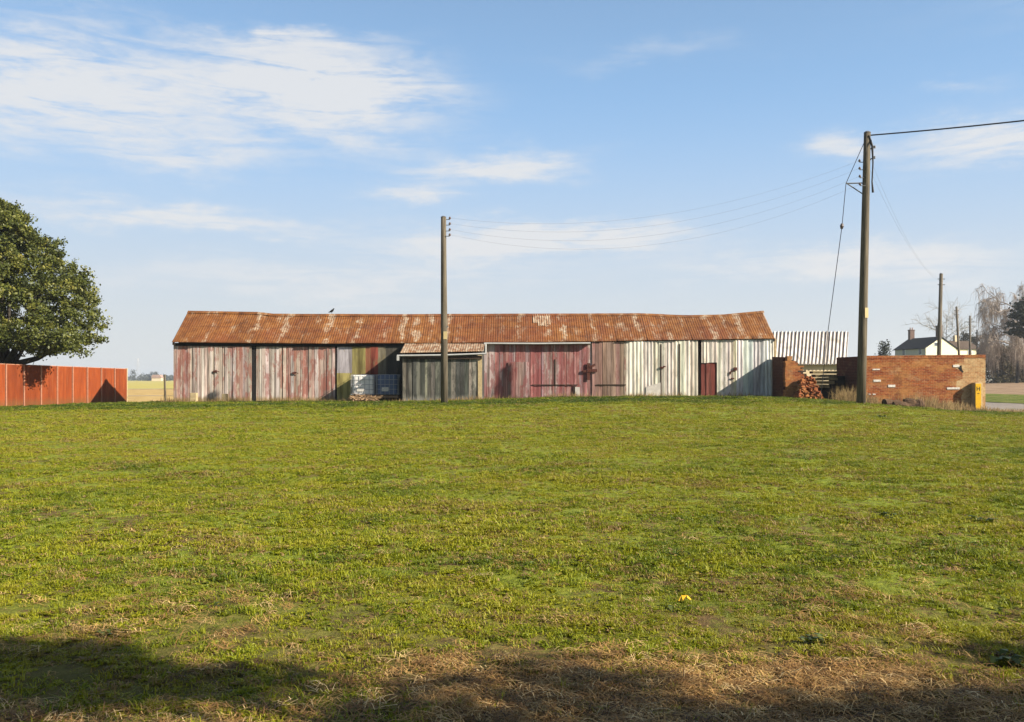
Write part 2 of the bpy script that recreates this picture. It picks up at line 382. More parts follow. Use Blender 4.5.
def m_ground():
    g = G('field_turf', .95, .1); o = g.pos()
    soil = g.ramp(g.noise(o, 6, 6, .7), [(.3, (.05, .030, .014)), (.6, (.14, .085, .036)), (.8, (.26, .175, .08))])
    gn = g.noise(o, 1.1, 6, .7)
    green = g.ramp(g.noise(o, 9, 5, .75), [(.28, (.070, .092, .012)), (.5, (.165, .195, .018)), (.72, (.26, .27, .035))])
    m = g.rng(g.math('ADD', gn, g.math('MULTIPLY', g.math('SUBTRACT', g.noise(o, 5, 5, .7), .5), .7)), .36, .52)
    y = g.sep(o)[1]
    m = g.math('MAXIMUM', m, g.rng(y, 7, 24, 0, .72))
    nearsoil = g.rng(y, 4.6, 7.5); m = g.math('MULTIPLY', m, g.math('MULTIPLY_ADD', nearsoil, .7, .3))
    c = g.mix(m, soil, green)
    c = g.mix(g.rng(g.noise(g.mapv(o, (.10, .3, 1)), 1, 5, .6), .48, .68, 0, .35), c, (.16, .130, .040, 1))
    c = g.mix(g.math('MULTIPLY', g.rng(y, 37, 41), g.rng(g.noise(o, .8, 4), .3, .6, .4, .9)), c, (.085, .125, .014, 1))
    g.color(c); g.bump(g.noise(o, 12, 6, .7), .05, 1); return g.m
M['ground'] = m_ground()
def m_field(name, stops, sc, stretch=(1, 1, 1)):
    g = G(name, .95, .1); o = g.pos(); g.color(g.ramp(g.noise(g.mapv(o, stretch), sc, 6, .7), stops)); g.bump(g.noise(o, sc*4, 4), .08, 1); return g.m
M['stubble'] = m_field('stubble', [(.3, (.26, .165, .055)), (.5, (.40, .27, .10)), (.7, (.48, .34, .15))], .8, (1, .4, 1))
M['crop'] = m_field('young_crop', [(.3, (.34, .28, .07)), (.7, (.42, .35, .10))], .1)
M['plough'] = m_field('ploughed_earth', [(.3, (.16, .10, .055)), (.5, (.25, .165, .10)), (.7, (.32, .225, .14))], .9, (1, .3, 1))
M['verge'] = m_field('road_verge', [(.3, (.05, .075, .012)), (.5, (.12, .14, .02)), (.7, (.20, .17, .06))], 1.5)
M['road'] = m_field('worn_asphalt', [(.3, (.19, .16, .13)), (.7, (.27, .23, .19))], 1.5, (1, .3, 1))

# ------------------------------------------------------------------ ground and fields
def axis(lo, hi, fine_lo, fine_hi, step, grow=1.25):
    a = list(np.arange(fine_lo, fine_hi+1e-6, step)); s = step
    while a[-1] < hi: s *= grow; a.append(min(hi, a[-1]+s))
    s = step; b = []
    x = fine_lo
    while x > lo: s *= grow; x = max(lo, x-s); b.append(x)
    return np.array(b[::-1]+a)
def sheet(name, xs, ys, mat, dz=0, rough=0):
    X, Y = np.meshgrid(xs, ys); Z = zg(X, Y)+dz
    if rough:
        w = sstep(70, 40, Y); Z = Z+rough*w*(fbm(X*1.3, Y*1.3, 5)-.5)*1.0+rough*.6*w*(fbm(X*6, Y*6, 9, 3)-.5)
    m, n = X.shape; me = bpy.data.meshes.new(name)
    V = np.stack([X, Y, Z], -1).reshape(-1, 3); I = np.arange(m*n).reshape(m, n)
    Q = np.stack([I[:-1, :-1], I[:-1, 1:], I[1:, 1:], I[1:, :-1]], -1).reshape(-1, 4)
    me.vertices.add(len(V)); me.vertices.foreach_set('co', V.astype(np.float32).ravel())
    me.loops.add(Q.size); me.loops.foreach_set('vertex_index', Q.astype(np.int32).ravel())
    me.polygons.add(len(Q)); me.polygons.foreach_set('loop_start', np.arange(0, Q.size, 4, dtype=np.int32))
    me.update(calc_edges=True); me.polygons.foreach_set('use_smooth', [True]*len(Q)); me.materials.append(mat)
    o = bpy.data.objects.new(name, me); COL.objects.link(o); return kind(o, 'structure')
ROUGH = .09
sheet('ground', axis(-3500, 3500, -30, 30, .3), axis(-400, 4500, 2, 60, .3), M['ground'], 0, ROUGH)
def zsurf(x, y):
    w = sstep(70, 40, y); return zg(x, y)+ROUGH*w*(fbm(np.asarray(x)*1.3, np.asarray(y)*1.3, 5)-.5)+ROUGH*.6*w*(fbm(np.asarray(x)*6, np.asarray(y)*6, 9, 3)-.5)
sheet('stubble_field', axis(-400, 14, -40, 10, 4), axis(53.5, 140, 53.5, 60, 1.5), M['stubble'], .03)
sheet('crop_field', axis(-1500, 14, -200, 14, 30), axis(140.5, 900, 140.5, 160, 8), M['crop'], .03)
# road strip that passes the wall end and bends away with the poles
cl = [(28, -90), (28, 0), (28, 30), (28, 45), (28.4, 55), (30.5, 65), (35, 76), (42, 88), (60, 118), (100, 190), (220, 400)]
cx = np.interp(np.linspace(0, len(cl)-1, 120), range(len(cl)), [c[0] for c in cl]); cy = np.interp(np.linspace(0, len(cl)-1, 120), range(len(cl)), [c[1] for c in cl])
b = MB(); P = []
for i in range(120):
    j0, j1 = max(0, i-1), min(119, i+1); d = np.array((cx[j1]-cx[j0], cy[j1]-cy[j0])); d /= np.linalg.norm(d); nrm = np.array((d[1], -d[0]))
    P.append([(cx[i]+nrm[0]*w, cy[i]+nrm[1]*w, zgf(cx[i]+nrm[0]*w, cy[i]+nrm[1]*w)+.02) for w in np.linspace(-3.6, 3.4, 8)])
b.grid(P); kind(b.build('road', M['road'], smooth=True), 'structure')
sheet('road_verge', np.linspace(31.8, 37, 8), axis(-60, 72, 30, 72, 3), M['verge'], .05)
sheet('ploughed_field', axis(37.2, 320, 37.2, 80, 4), axis(-60, 136, 30, 136, 4), M['plough'], .03)

# ------------------------------------------------------------------ barn
BY = 45.0
def zp(px, arr): return np.interp(px, [a[0] for a in arr], [a[1] for a in arr])
EAVE = [(165, 342.0), (300, 343.2), (480, 342.6), (590, 341.2), (775, 338.4), (790, 338.2)]
RIDGE = [(165, 311.2), (188, 311.4), (262, 312.6), (268, 314.4), (400, 314.8), (540, 314.2), (640, 314.0), (685, 315.8), (722, 315.2), (768, 311.0), (800, 310.6)]
def eave_z(x, y=44.78): return float(wz(zp(512+x*F/y, EAVE), y))
def ridge_z(x, y=47.0): return float(wz(zp(512+x*F/y, RIDGE), y))
barn = thing('barn', 'long low barn with rusty corrugated roof and patched red, grey and white sheet front', 'barn', (-2, 47, .5))
XL, XR = wx(172, 44.78), wx(775.5, 44.78)
def roof_sheet(mb, x0, x1, front, dz=0, step=.02, t0=0, t1=1, pitch=.12, amp=.016, ragged=.0):
    xs = np.arange(x0, x1+1e-6, step); rows = []
    for k, t in enumerate(np.linspace(t0, t1, 9)):
        r = []
        for x in xs:
            sid = math.floor(x/.76); j = (_hash(np.array([sid]), np.array([3]), 1)[0]-.5)
            ez, rz_ = eave_z(x), ridge_z(x); y = 44.78+(47-44.78)*t; y = y if front else 94-y
            tt = t
            if t == 0: y += ragged*j*(-1 if front else 1)*1.0
            z = ez+(rz_-ez)*tt+amp*math.sin(2*math.pi*x/pitch)+dz+.012*j+.02*(float(vnoise(x*.7, t*3, 4))-.5)
            r.append((x, y, z))
        rows.append(r)
    mb.grid(rows if front else rows[::-1])
b = MB(); roof_sheet(b, XL, XR, True, step=.03, ragged=.09); b_ = b.build('roof', M['roof'], barn, smooth=True)
roof = b_
so = roof.modifiers.new('sheet_thickness', 'SOLIDIFY'); so.thickness = .012; so.offset = -1
b = MB(); roof_sheet(b, XL, XR, False, step=.06, pitch=.24); rb = b.build('roof', M['roof'], barn, smooth=True)
b = MB()
for xa, xb, ta in ((533, 538.6, .66), (538, 545.4, .56), (544.8, 550.5, .60)): roof_sheet(b, wx(xa, 46.5), wx(xb, 46.5), True, dz=.02+.003*(xa % 3), step=.02, t0=ta, t1=.985)
b.build('patch_sheet', M['roof_patch'], roof, smooth=True)
# ridge caps in lengths
b = MB()
x = XL
while x < XR-.1:
    x1 = min(x+1.8, XR); g = .012*random.random()
    for s in (-1, 1):
        P = []
        for xx in np.linspace(x, x1+.03, 5):
            z = ridge_z(xx)+.035+g
            P.append([(xx, 47, z), (xx, 47+s*.17, z-.13)])
        b.grid(P if s > 0 else [r[::-1] for r in P])
    x = x1
b.build('ridge_cap', M['roof'], roof)
# barge boards, eave plate
for X in (XL+.04, XR-.04):
    for s in (-1, 1):
        b = MB(); e, r = eave_z(X), ridge_z(X); y0 = 47+s*2.2; y1 = 47+s*.004
        b.hexa([(X-.03, y0, e-.15), (X+.03, y0, e-.15), (X+.03, y1, r-.17), (X-.03, y1, r-.17), (X-.03, y0, e-.03), (X+.03, y0, e-.03), (X+.03, y1, r-.04), (X-.03, y1, r-.04)])
        b.build('barge_board', M['darkbrown'], barn)
b = MB()
xs = np.linspace(XL+.1, XR-.1, 30)
for x0, x1 in zip(xs[:-1], xs[1:]):
    b.hexa([(x0, 44.95, eave_z(x0)-.18), (x1, 44.95, eave_z(x1)-.18), (x1, 45.15, eave_z(x1)-.18), (x0, 45.15, eave_z(x0)-.18), (x0, 44.95, eave_z(x0)-.03), (x1, 44.95, eave_z(x1)-.03), (x1, 45.15, eave_z(x1)-.03), (x0, 45.15, eave_z(x0)-.03)])
b.build('eave_plate', M['dark'], barn)
# gable and rear walls
for X in (XL+.22, XR-.25):
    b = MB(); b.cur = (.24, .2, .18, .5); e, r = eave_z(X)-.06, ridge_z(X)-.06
    k = [(45.12, .1), (48.9, .1), (48.9, e), (47, r), (45.12, e)]
    b.v = [(X-.03, y, z) for y, z in k]+[(X+.03, y, z) for y, z in k]
    b.quadface((4, 3, 2, 1, 0)); b.quadface((5, 6, 7, 8, 9))
    for q in range(5): b.quadface((q, (q+1) % 5, 5+(q+1) % 5, 5+q))
    b.build('gable_wall', M['oldboards'], barn)
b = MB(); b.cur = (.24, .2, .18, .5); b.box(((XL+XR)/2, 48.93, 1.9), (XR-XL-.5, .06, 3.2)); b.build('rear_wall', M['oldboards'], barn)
b = MB(); b.box(((XL+XR)/2, 45.5, 1.75), (XR-XL-.6, .05, 2.9)); b.build('inner_lining', M['dark'], barn)

def jit(c, v=.13, hue=.05):
    k = 1+random.uniform(-v, v); return tuple(max(.003, x*k*(1+random.uniform(-hue, hue))) for x in c[:3])
def cladding(px0, px1, y, palette, wpx=(3, 6), top=None, bot=None, paint=(.2, .8), gap=.012, corr=False, topjit=0, botjit=.03, tone=.2):
    """vertical boards or sheets between two surveyed edges; every board keeps its own tone and tilt"""
    mb = MB(); p = px0
    while p < px1-.3:
        q = min(px1, p+random.uniform(*wpx))
        if px1-q < wpx[0]*.5: q = px1
        x0, x1 = wx(p, y), wx(q, y)
        z0 = zgf((x0+x1)/2, y)-.08 if bot is None else bot
        z1 = eave_z((x0+x1)/2)-.04 if top is None else (top(x0) if callable(top) else top)
        z0 += random.uniform(0, botjit); z1 -= random.uniform(0, topjit)
        mb.cur = (*jit(random.choice(palette), tone), random.uniform(*paint))
        dy = random.uniform(-.014, .014); ty = random.uniform(-.008, .008)
        if corr:
            n = 10*max(1, int((x1-x0)/.15)); P = []
            for zz in (z0, (z0+z1)/2, z1):
                P.append([(x0+(x1-x0+.02)*i/n, y+dy+.012*math.sin(2*math.pi*i/10*1.0), zz) for i in range(n+1)])
            mb.grid(P)
        else:
            g2 = gap*random.random()
            mb.hexa([(x0+g2, y+dy+ty, z0), (x1, y+dy-ty, z0), (x1, y+dy+.03, z0), (x0+g2, y+dy+.03, z0), (x0+g2, y+dy, z1), (x1, y+dy, z1), (x1, y+dy+.03, z1), (x0+g2, y+dy+.03, z1)])
        p = q
    return mb
GR = [lin(196, 182, 170), lin(182, 168, 158), lin(204, 192, 182), lin(190, 170, 158), lin(176, 160, 150), lin(194, 176, 164)]
RD = [lin(188, 154, 142), lin(192, 162, 150), lin(182, 146, 134)]
YF = 45.02
# left run: two boarded leaves each side of a dark post, then single boards
w = cladding(173.5, 193, YF, GR+RD*2, (1.6, 3.8), paint=(.45, .9)).build('front_wall', M['oldboards'], barn)
w['label'] = 'grey boards with flaking red paint'
d1 = cladding(193, 222, YF-.03, GR, (1.6, 3.8), paint=(.1, .75)).build('barn_door', M['oldboards'], barn)
d2 = cladding(222.6, 251.5, YF-.03, GR+RD, (1.6, 3.8), paint=(.35, .85)).build('barn_door', M['oldboards'], barn)
d3 = cladding(256, 282, YF-.02, GR, (1.6, 3.8), paint=(.15, .7)).build('barn_door', M['oldboards'], barn)
d4 = cladding(283, 307.5, YF-.02, GR+RD, (1.6, 3.8), paint=(.2, .85)).build('barn_door', M['oldboards'], barn)
cladding(308.5, 335, YF, GR+RD, (1.6, 3.8), paint=(.3, .85)).build('front_wall', M['oldboards'], barn)
for px, wd in ((253.8, .2), (308, .09), (336, .08)):
    b = MB(); b.box((wx(px, 45.04), 45.06, 1.75), (wd, .06, 3.2)); b.build('door_post', M['dark'], barn)
for dd, px, py in ((d1, 215, 371.5), (d3, 294, 373)):
    b = MB(); X, Y, Z = at(px, py, 44.95); b.box((X, 44.95, Z), (.16, .05, .10)); b.box((X+.12, 44.93, Z+.02), (.22, .02, .035), ry=.4); b.build('latch', M['rustdark'], dd)
# patchwork sheets behind the plastic tanks
b = MB()
def patch(px0, px1, py0, py1, c, y=44.99, a=.4):
    b.cur = (*c[:3], a); n = max(2, int(px1-px0)); x0, x1 = wx(px0, y), wx(px1, y); z1, z0 = wz(py0, y), wz(py1, y)
    b.grid([[(x0+(x1-x0)*i/(n*4), y+.01*math.sin(i*1.57), z) for i in range(n*4+1)] for z in (z0, z1)])
patch(337, 352, 344, 374, lin(176, 170, 174)); patch(337, 352.4, 373, 402, lin(176, 164, 104), 44.98)
patch(352, 359, 344, 402, lin(158, 148, 94)); patch(359, 365.5, 344, 402, lin(146, 136, 84), 44.98)
patch(365, 371, 344, 402, lin(140, 92, 68)); patch(371, 378, 344, 402, lin(142, 74, 60), 44.98)
patch(378, 386, 344, 402, lin(132, 124, 104)); patch(386, 405, 344, 402, lin(84, 80, 72), 44.98); patch(405, 486, 344, 402, lin(110, 104, 96))  # sheets nearest the shed darkened, its shadow deepened in their colour
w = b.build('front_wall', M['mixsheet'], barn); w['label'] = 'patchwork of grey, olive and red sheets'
# red boarded middle with white gutter
w = cladding(484, 592, 44.9, [lin(172, 128, 124), lin(176, 138, 132), lin(166, 118, 112), lin(186, 162, 156), lin(170, 124, 116), lin(176, 160, 156), lin(160, 136, 134)], (1.6, 3.6), top=lambda x: wz(343.5, 44.9), paint=(.3, .9)).build('front_wall', M['redboards'], barn); w['label'] = 'boards in faded crimson paint'
b = cladding(508, 529, 44.84, [lin(176, 150, 142), lin(160, 128, 122), lin(170, 118, 112)], (2.5, 4.5), top=wz(362, 44.84), paint=(0, .5))
dr = b.build('hatch_door', M['redboards'], barn); dr['label'] = 'paler low door in the red boards'
b = MB(); z = wz(384.8, 44.85)
b.box(((wx(532, 44.85)+wx(578, 44.85))/2, 44.86, z), (wx(578, 44.85)-wx(532, 44.85), .03, .035)); b.box((wx(555, 44.85), 44.865, wz(372, 44.85)), (.04, .025, 1.3)); b.box((wx(574.5, 44.85), 44.865, wz(393, 44.85)), (.12, .025, .7)); b.build('cross_rail', M['darkbrown'], w)
b = MB(); b.cur = (*lin(196, 194, 190)[:3], 0); b.box((wx(577.5, 44.82), 44.84, wz(392.5, 44.84)), (.24, .02, .55)); b.build('repair_patch', M['zinc'], w)
b = MB(); x0, x1 = wx(484.5, 44.62), wx(590.5, 44.62); z0, z1 = wz(343.4, 44.62), wz(343.2, 44.62)
b.tube([(x0, 44.63, z0), ((x0+x1)/2, 44.63, z0-.012), (x1, 44.63, z1)], .042, 10)
b.box((x0+.02, 44.63, z0-.22), (.10, .10, .5)); b.build('gutter', M['gutter'], barn, smooth=False)
b = MB(); b.hexa([(x0, 44.66, z0-.04), (x1, 44.66, z1-.04), (x1, 45.0, z1-.02), (x0, 45.0, z0-.02), (x0, 44.66, z0+.05), (x1, 44.66, z1+.05), (x1, 45.0, z1+.10), (x0, 45.0, z0+.10)]); b.build('eave_board', M['darkbrown'], barn)
# bare brown boards with the big rusted latch
w = cladding(592, 626, 44.86, [lin(156, 132, 116), lin(140, 116, 100), lin(166, 128, 116), lin(150, 118, 108), lin(160, 146, 128)], (3, 5.5), paint=(.1, .7)).build('front_wall', M['brownboards'], barn); w['label'] = 'bare brown boards with a rusted bracket'
b = MB(); X, Y, Z = at(588.5, 371.5, 44.8); b.box((X, 44.82, Z), (.16, .05, .85)); b.box((X+.18, 44.80, Z+.05), (.5, .05, .16)); b.box((X+.2, 44.81, Z+.28), (.32, .05, .11), ry=-.5); b.box((X-.16, 44.82, Z+.02), (.26, .05, .13)); b.build('iron_bracket', M['rustdark'], w)
b = MB(); b.box((wx(611, 44.83), 44.835, wz(384.8, 44.83)), (1.5, .03, .05)); b.build('cross_rail', M['darkbrown'], w)
# white sheets
WH = [lin(220, 210, 197), lin(212, 203, 191), lin(226, 217, 205), lin(204, 198, 184), lin(214, 206, 188)]
WH2 = [lin(202, 202, 200), lin(210, 208, 202), lin(194, 194, 192), lin(218, 214, 204)]
w = cladding(626.5, 697.5, 44.86, WH, (3, 9), corr=True, paint=(.1, .7), tone=.07).build('front_wall', M['whitesheet'], barn); w['label'] = 'chalky white corrugated sheets'
for px, py0, py1, wd in ((661, 344, 399, .06), (679.5, 344, 399, .07)):
    b = MB(); b.box((wx(px, 44.86), 44.865, (wz(py0, 44.86)+wz(py1, 44.86))/2), (wd, .05, wz(py0, 44.86)-wz(py1, 44.86))); b.build('seam', M['darkbrown'], w)
b = MB(); X, Y, Z = at(662, 367.5, 44.8); b.box((X, 44.81, Z), (.2, .05, .08)); b.box((X+.12, 44.8, Z+.05), (.14, .03, .07)); b.build('latch', M['rustdark'], w)
b = MB(); b.cur = (*lin(150, 152, 156)[:3], .1); X0, X1 = wx(646, 44.83), wx(660.5, 44.83)
b.prism_xz([(X0, .62), (X1, .62), (X1, wz(382.5, 44.83)), (X0+.15, wz(386, 44.83)), (X0, wz(387, 44.83))], 44.825, 44.84); b.build('repair_patch', M['zinc'], w)
b = MB(); b.box((wx(699.3, 44.95), 45.02, 2.0), (.24, .06, 3.3)); b.build('door_post', M['darkbrown'], barn)
w = cladding(701.5, 717, 44.88, WH, (3, 7), corr=True, tone=.07, bot=wz(363, 44.88), paint=(.1, .6)).build('front_wall', M['whitesheet'], barn)
dr = cladding(701, 716.5, 44.92, [lin(132, 74, 62), lin(118, 62, 54), lin(142, 84, 72)], (3.5, 5.5), top=wz(363.3, 44.9), paint=(.4, .9)).build('barn_door', M['door'], barn); dr['label'] = 'small oxblood boarded door'
w = cladding(717, 736, 44.87, WH+[lin(206, 196, 164)], (3, 8), corr=True, paint=(.2, .9), tone=.07).build('front_wall', M['whitesheet'], barn)
w = cladding(736, 773.5, 44.87, WH2, (3, 7), corr=True, paint=(0, .4), tone=.07).build('front_wall', M['whitesheet'], barn); w['label'] = 'cooler white corrugated sheets'
b = MB(); X, Y, Z = at(733, 370.5, 44.82); b.box((X, 44.83, Z), (.34, .03, .05), ry=-.5); b.box((X+.12, 44.82, Z+.08), (.16, .03, .16)); b.box((X-.14, 44.83, Z-.14), (.08, .03, .12)); b.build('latch', M['rustdark'], w); b = MB(); b.box((X-.02, 44.83, Z-.4), (.16, .03, .06)); b.build('hinge', M['rustdark'], w)
b = MB(); x = wx(774.3, 45); b.box((x+.05, 45.05, 2.1), (.1, .12, 3.1)); b.build('corner_post', M['concrete'], barn)

# two short blocks standing before the left leaves
def block(px, w, h, label):
    X = wx(px, 44.55); z = zgf(X, 44.55); mb = MB(); mb.box((X, 44.55, z+h/2-.05), (w, .24, h+.1), rz=random.uniform(-.1, .1))
    o = mb.build('timber_block', M['concrete'], bevel=.02); tag(o, label, 'block', 'timber blocks before the barn')
block(194, .33, .48, 'squat pale timber block nearest the left corner of the barn')
block(225, .26, .42, 'squat pale timber block below the seam between the two left barn doors')

# ------------------------------------------------------------------ lean-to shed
SY = 43.0
shed = thing('lean_to_shed', 'tarred black lean-to shed with white gutter and pale rusty roof against the barn', 'shed', (-3.3, SY+.9, .5))
SX0, SX1 = wx(402.5, SY), wx(483, SY)
sw = cladding(402.5, 477.5, SY, [lin(112, 110, 100), lin(92, 92, 86), lin(134, 132, 120), lin(80, 82, 76), lin(146, 142, 128)], (2.5, 5), top=wz(357, SY), paint=(.35, .85), corr=False).build('front_wall', M['tarred'], shed)
b = MB(); b.box((wx(480, SY), SY, (wz(355, SY)+.35)/2), (.20, .08, wz(355, SY)-.35)); b.build('corner_post', M['concrete'], shed)
for X in (SX0+.03, SX1-.06):
    b = MB(); b.cur = (.1, .1, .095, .5); zf, zb = wz(356, SY), 3.32
    b.hexa([(X-.03, SY+.045, .25), (X+.03, SY+.045, .25), (X+.03, 44.93, .25), (X-.03, 44.93, .25), (X-.03, SY+.045, zf), (X+.03, SY+.045, zf), (X+.03, 44.8, zb), (X-.03, 44.8, zb)])
    b.build('side_wall', M['tarred'], shed)
b = MB(); rows = []
rx0, rx1 = SX0-.12, SX1+.05
for t in np.linspace(0, 1, 7):
    y = SY-.16+(44.88-SY+.16)*t; zr = wz(353.2, SY-.16)+.02+(wz(343.4, 44.88)-wz(353.2, SY-.16))*t
    rows.append([(x+.10*t*0, y, zr-.0*t+.014*math.sin(2*math.pi*x/.12)+(x-rx0)/(rx1-rx0)*.09*(1-t)) for x in np.arange(rx0, rx1, .03)])
b.grid(rows); o = b.build('roof', M['roof_lean'], shed, smooth=True); so = o.modifiers.new('sheet_thickness', 'SOLIDIFY'); so.thickness = .012; so.offset = -1
b = MB(); gz0, gz1 = wz(355.6, SY-.2), wz(353.6, SY-.2)
b.tube([(wx(397, SY-.2), SY-.2, gz0), (0.5*(wx(397, SY)+wx(487, SY)), SY-.2, (gz0+gz1)/2-.025), (wx(486.5, SY-.2), SY-.2, gz1)], .042, 10)
b.box((wx(398, SY-.2), SY-.2, gz0-.12), (.11, .09, .24)); b.build('gutter', M['gutter'], shed)
b = MB(); b.box(((SX0+SX1)/2, SY-.07, wz(357.4, SY)), (SX1-SX0-.1, .08, .16)); b.build('fascia', M['darkbrown'], shed)
b = MB(); b.tube([(wx(485.5, 44.5), 44.56, wz(344, 44.5)), (wx(485.5, 44.5), 44.56, wz(353, 44.5))], .05, 8); b.build('downpipe', M['gutter'], shed)

# ------------------------------------------------------------------ IBC tanks
def ibc(pxc, Y, mat, label, rz=0, sc=1.0):
    X = wx(pxc, Y); z = zgf(X, Y)+.16
    t = thing('bulk_tank', label, 'tank', (X, Y, z), 'caged plastic tanks by the shed')
    hw, hd, hb = .56*sc, .48, .16
    mb = MB()
    for yy in (-.42, 0, .42): mb.box((X, Y+yy, z+.06), (hw*2, .1, .1))
    for xx in np.linspace(-hw+.06, hw-.06, 5): mb.box((X+xx, Y, z+.125), (.12, hd*2, .024))
    mb.build('pallet', M['pallet'], t)
    mb = MB(); mb.box((X, Y, z+hb+.50), (hw*2-.08, hd*2-.08, .98)); mb.build('bottle', mat, t, bevel=.09)
    mb = MB(); mb.tube([(X, Y, z+hb+.98), (X, Y, z+hb+1.05)], .11, 14); mb.build('lid', M['dark'], t)
    mb = MB()
    for zz in np.linspace(hb+.04, hb+1.0, 5):
        q = [(X-hw, Y-hd, z+zz), (X+hw, Y-hd, z+zz), (X+hw, Y+hd, z+zz), (X-hw, Y+hd, z+zz)]
        for i in range(4): mb.tube([q[i], q[(i+1) % 4]], .012, 5)
    for xx in np.linspace(-hw, hw, 6):
        for yy in (-hd, hd): mb.tube([(X+xx, Y+yy, z+hb), (X+xx, Y+yy, z+hb+1.0)], .012, 5)
    for yy in np.linspace(-hd, hd, 5)[1:-1]:
        for xx in (-hw, hw): mb.tube([(X+xx, Y+yy, z+hb), (X+xx, Y+yy, z+hb+1.0)], .012, 5)
    mb.build('cage', M['steel'], t)
    mb = MB(); mb.box((X-.1, Y-hd-.005, z+hb+.28), (.34, .01, .2)); mb.build('plate', M['whitebrick'], t)
ibc(364, 44.47, M['poly'], 'caged milky white plastic tank half in sunlight, farther from the shed')
ibc(388.5, 44.48, M['polyblue'], 'caged bluish plastic tank in deep shade next to the shed', sc=.95)
# brushwood heap before the tanks
b = MB()
for i in range(46):
    X = wx(random.uniform(351, 377), 43.4); Y = random.uniform(43.2, 43.6); z = zgf(X, Y)+random.uniform(0, .22); a = random.uniform(0, math.pi); L = random.uniform(.2, .55); e = random.uniform(-.5, .5)
    d = np.array((math.cos(a)*math.cos(e), math.sin(a)*.4, math.sin(e)))*L; p = np.array((X, Y, z+.05)); b.tube([p-d, p+d*.1+np.array((0, 0, .03)), p+d], [.028, .022, .012], 5)
kind(b.build('brushwood', M['pallet']), 'stuff')
# small bird on the ridge
X, Y, Z = at(331.6, 311.2, 47.0); zr = ridge_z(X)+.06
bird = thing('bird', 'small dark bird perched on the rusty barn roof ridge', 'bird', (X, 47, zr))
b = MB(); b.tube([(X-.17, 47, zr+.06), (X-.09, 47, zr+.08), (X-.02, 47, zr+.11), (X+.05, 47, zr+.16), (X+.085, 47, zr+.21), (X+.105, 47, zr+.245), (X+.13, 47, zr+.25), (X+.165, 47, zr+.245)], [.012, .03, .06, .062, .04, .036, .022, .004], 10)
for s in (-.02, .02): b.tube([(X+.01, 47+s, zr), (X+.01, 47+s, zr+.08)], .008, 5)
b.build('body', M['dark'], bird, smooth=True)

# ------------------------------------------------------------------ ruined brick wall right of the barn
rw = thing('ruined_wall', 'crumbling brick wall end leaning against the right corner of the barn', 'wall', (13.4, 43.5, .6))
RX = wx(783, 43)
b = MB(); b.hexa([(RX, 43.0, .3), (RX+.34, 43.0, .3), (RX+.34, 44.78, .3), (RX, 44.78, .3), (RX, 43.0, wz(357.2, 43)), (RX+.34, 43.0, wz(357, 43)), (RX+.34, 44.78, wz(357, 44.78)), (RX, 44.78, wz(356.8, 44.78))])
b.build('side_wall', M['brickshade'], rw)
def zq(py): return wz(py, 42.95)
def xq(px): return wx(px, 42.95)
out = [(xq(783.2), .3), (xq(801), .3), (xq(800), zq(392)), (xq(798), zq(389)), (xq(799.5), zq(386)), (xq(800.5), zq(378)), (xq(799), zq(375)), (xq(800), zq(369)), (xq(797.5), zq(368.7)), (xq(797.3), zq(364.5)), (xq(792), zq(364)), (xq(791.8), zq(360)), (xq(787.5), zq(359.7)), (xq(787.3), zq(357.4)), (xq(783.2), zq(357.2))]
b = MB(); z = .3; ztp = wz(357.3, 42.95); prof = [(397, 801.5), (391, 800), (386, 800.5), (378, 802), (372, 800.5), (368, 799), (364, 795), (360, 791), (357, 787)]
k = 0
rt, lt = [], []
while z < ztp:
    py = HORIZON-(z-EYE)*F/42.95; xr_ = xq(float(np.interp(-py, [-p[0] for p in prof], [p[1] for p in prof])))+random.choice((-.22, -.11, -.05, 0, .05, .11, .18))
    xl_ = xq(783.2)+(random.choice((0, .03, .11)) if k > 3 else 0); rt += [(xr_, z), (xr_, z+.0775)]; lt += [(xl_, z), (xl_, z+.0775)]; z += .0775; k += 1
b.prism_xz(rt+lt[::-1], 42.66, 42.996)
b.build('broken_face', M['brick'], rw)
heap = [(xq(795), .3), (xq(817), .3), (xq(816.5), zq(391)), (xq(814.5), zq(386)), (xq(815), zq(380.5)), (xq(810.5), zq(379.5)), (xq(806), zq(380)), (xq(803), zq(381.5)), (xq(800.5), zq(385)), (xq(798), zq(390))]
b = MB()
hp_ = [(795, .05), (798, .45), (801, .85), (804, 1.02), (808, 1.12), (812, 1.08), (815, .85), (817, .35), (819, .05)]
for i in range(330):
    px = random.uniform(795, 819); h = float(np.interp(px, [q[0] for q in hp_], [q[1] for q in hp_])); X = wx(px, 42.3); zt = random.random()**.6*h
    yy = 42.45-random.random()*.75*(1-zt/1.25); b.box((X, yy, zgf(X, 42.3)+zt-.03), (.215, .10, .07), rz=random.uniform(-.7, .7), ry=random.uniform(-.35, .35)*(1 if random.random() < .7 else 2.5), rx=random.uniform(-.3, .3))
tag(b.build('brick_heap', M['brick']), 'low heap of tumbled orange bricks beside the crumbling wall end', 'rubble')
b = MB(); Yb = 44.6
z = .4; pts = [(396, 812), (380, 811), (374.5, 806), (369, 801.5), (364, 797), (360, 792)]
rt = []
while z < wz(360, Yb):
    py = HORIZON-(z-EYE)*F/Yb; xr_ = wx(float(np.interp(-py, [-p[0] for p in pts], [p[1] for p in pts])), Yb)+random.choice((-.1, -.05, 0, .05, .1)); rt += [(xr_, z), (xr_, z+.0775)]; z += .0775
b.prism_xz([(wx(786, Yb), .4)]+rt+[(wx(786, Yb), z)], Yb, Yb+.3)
b.build('shade_dark_return', M['darkbrown'], rw)  # dark timber tone on this brick return paints in a shadow gap
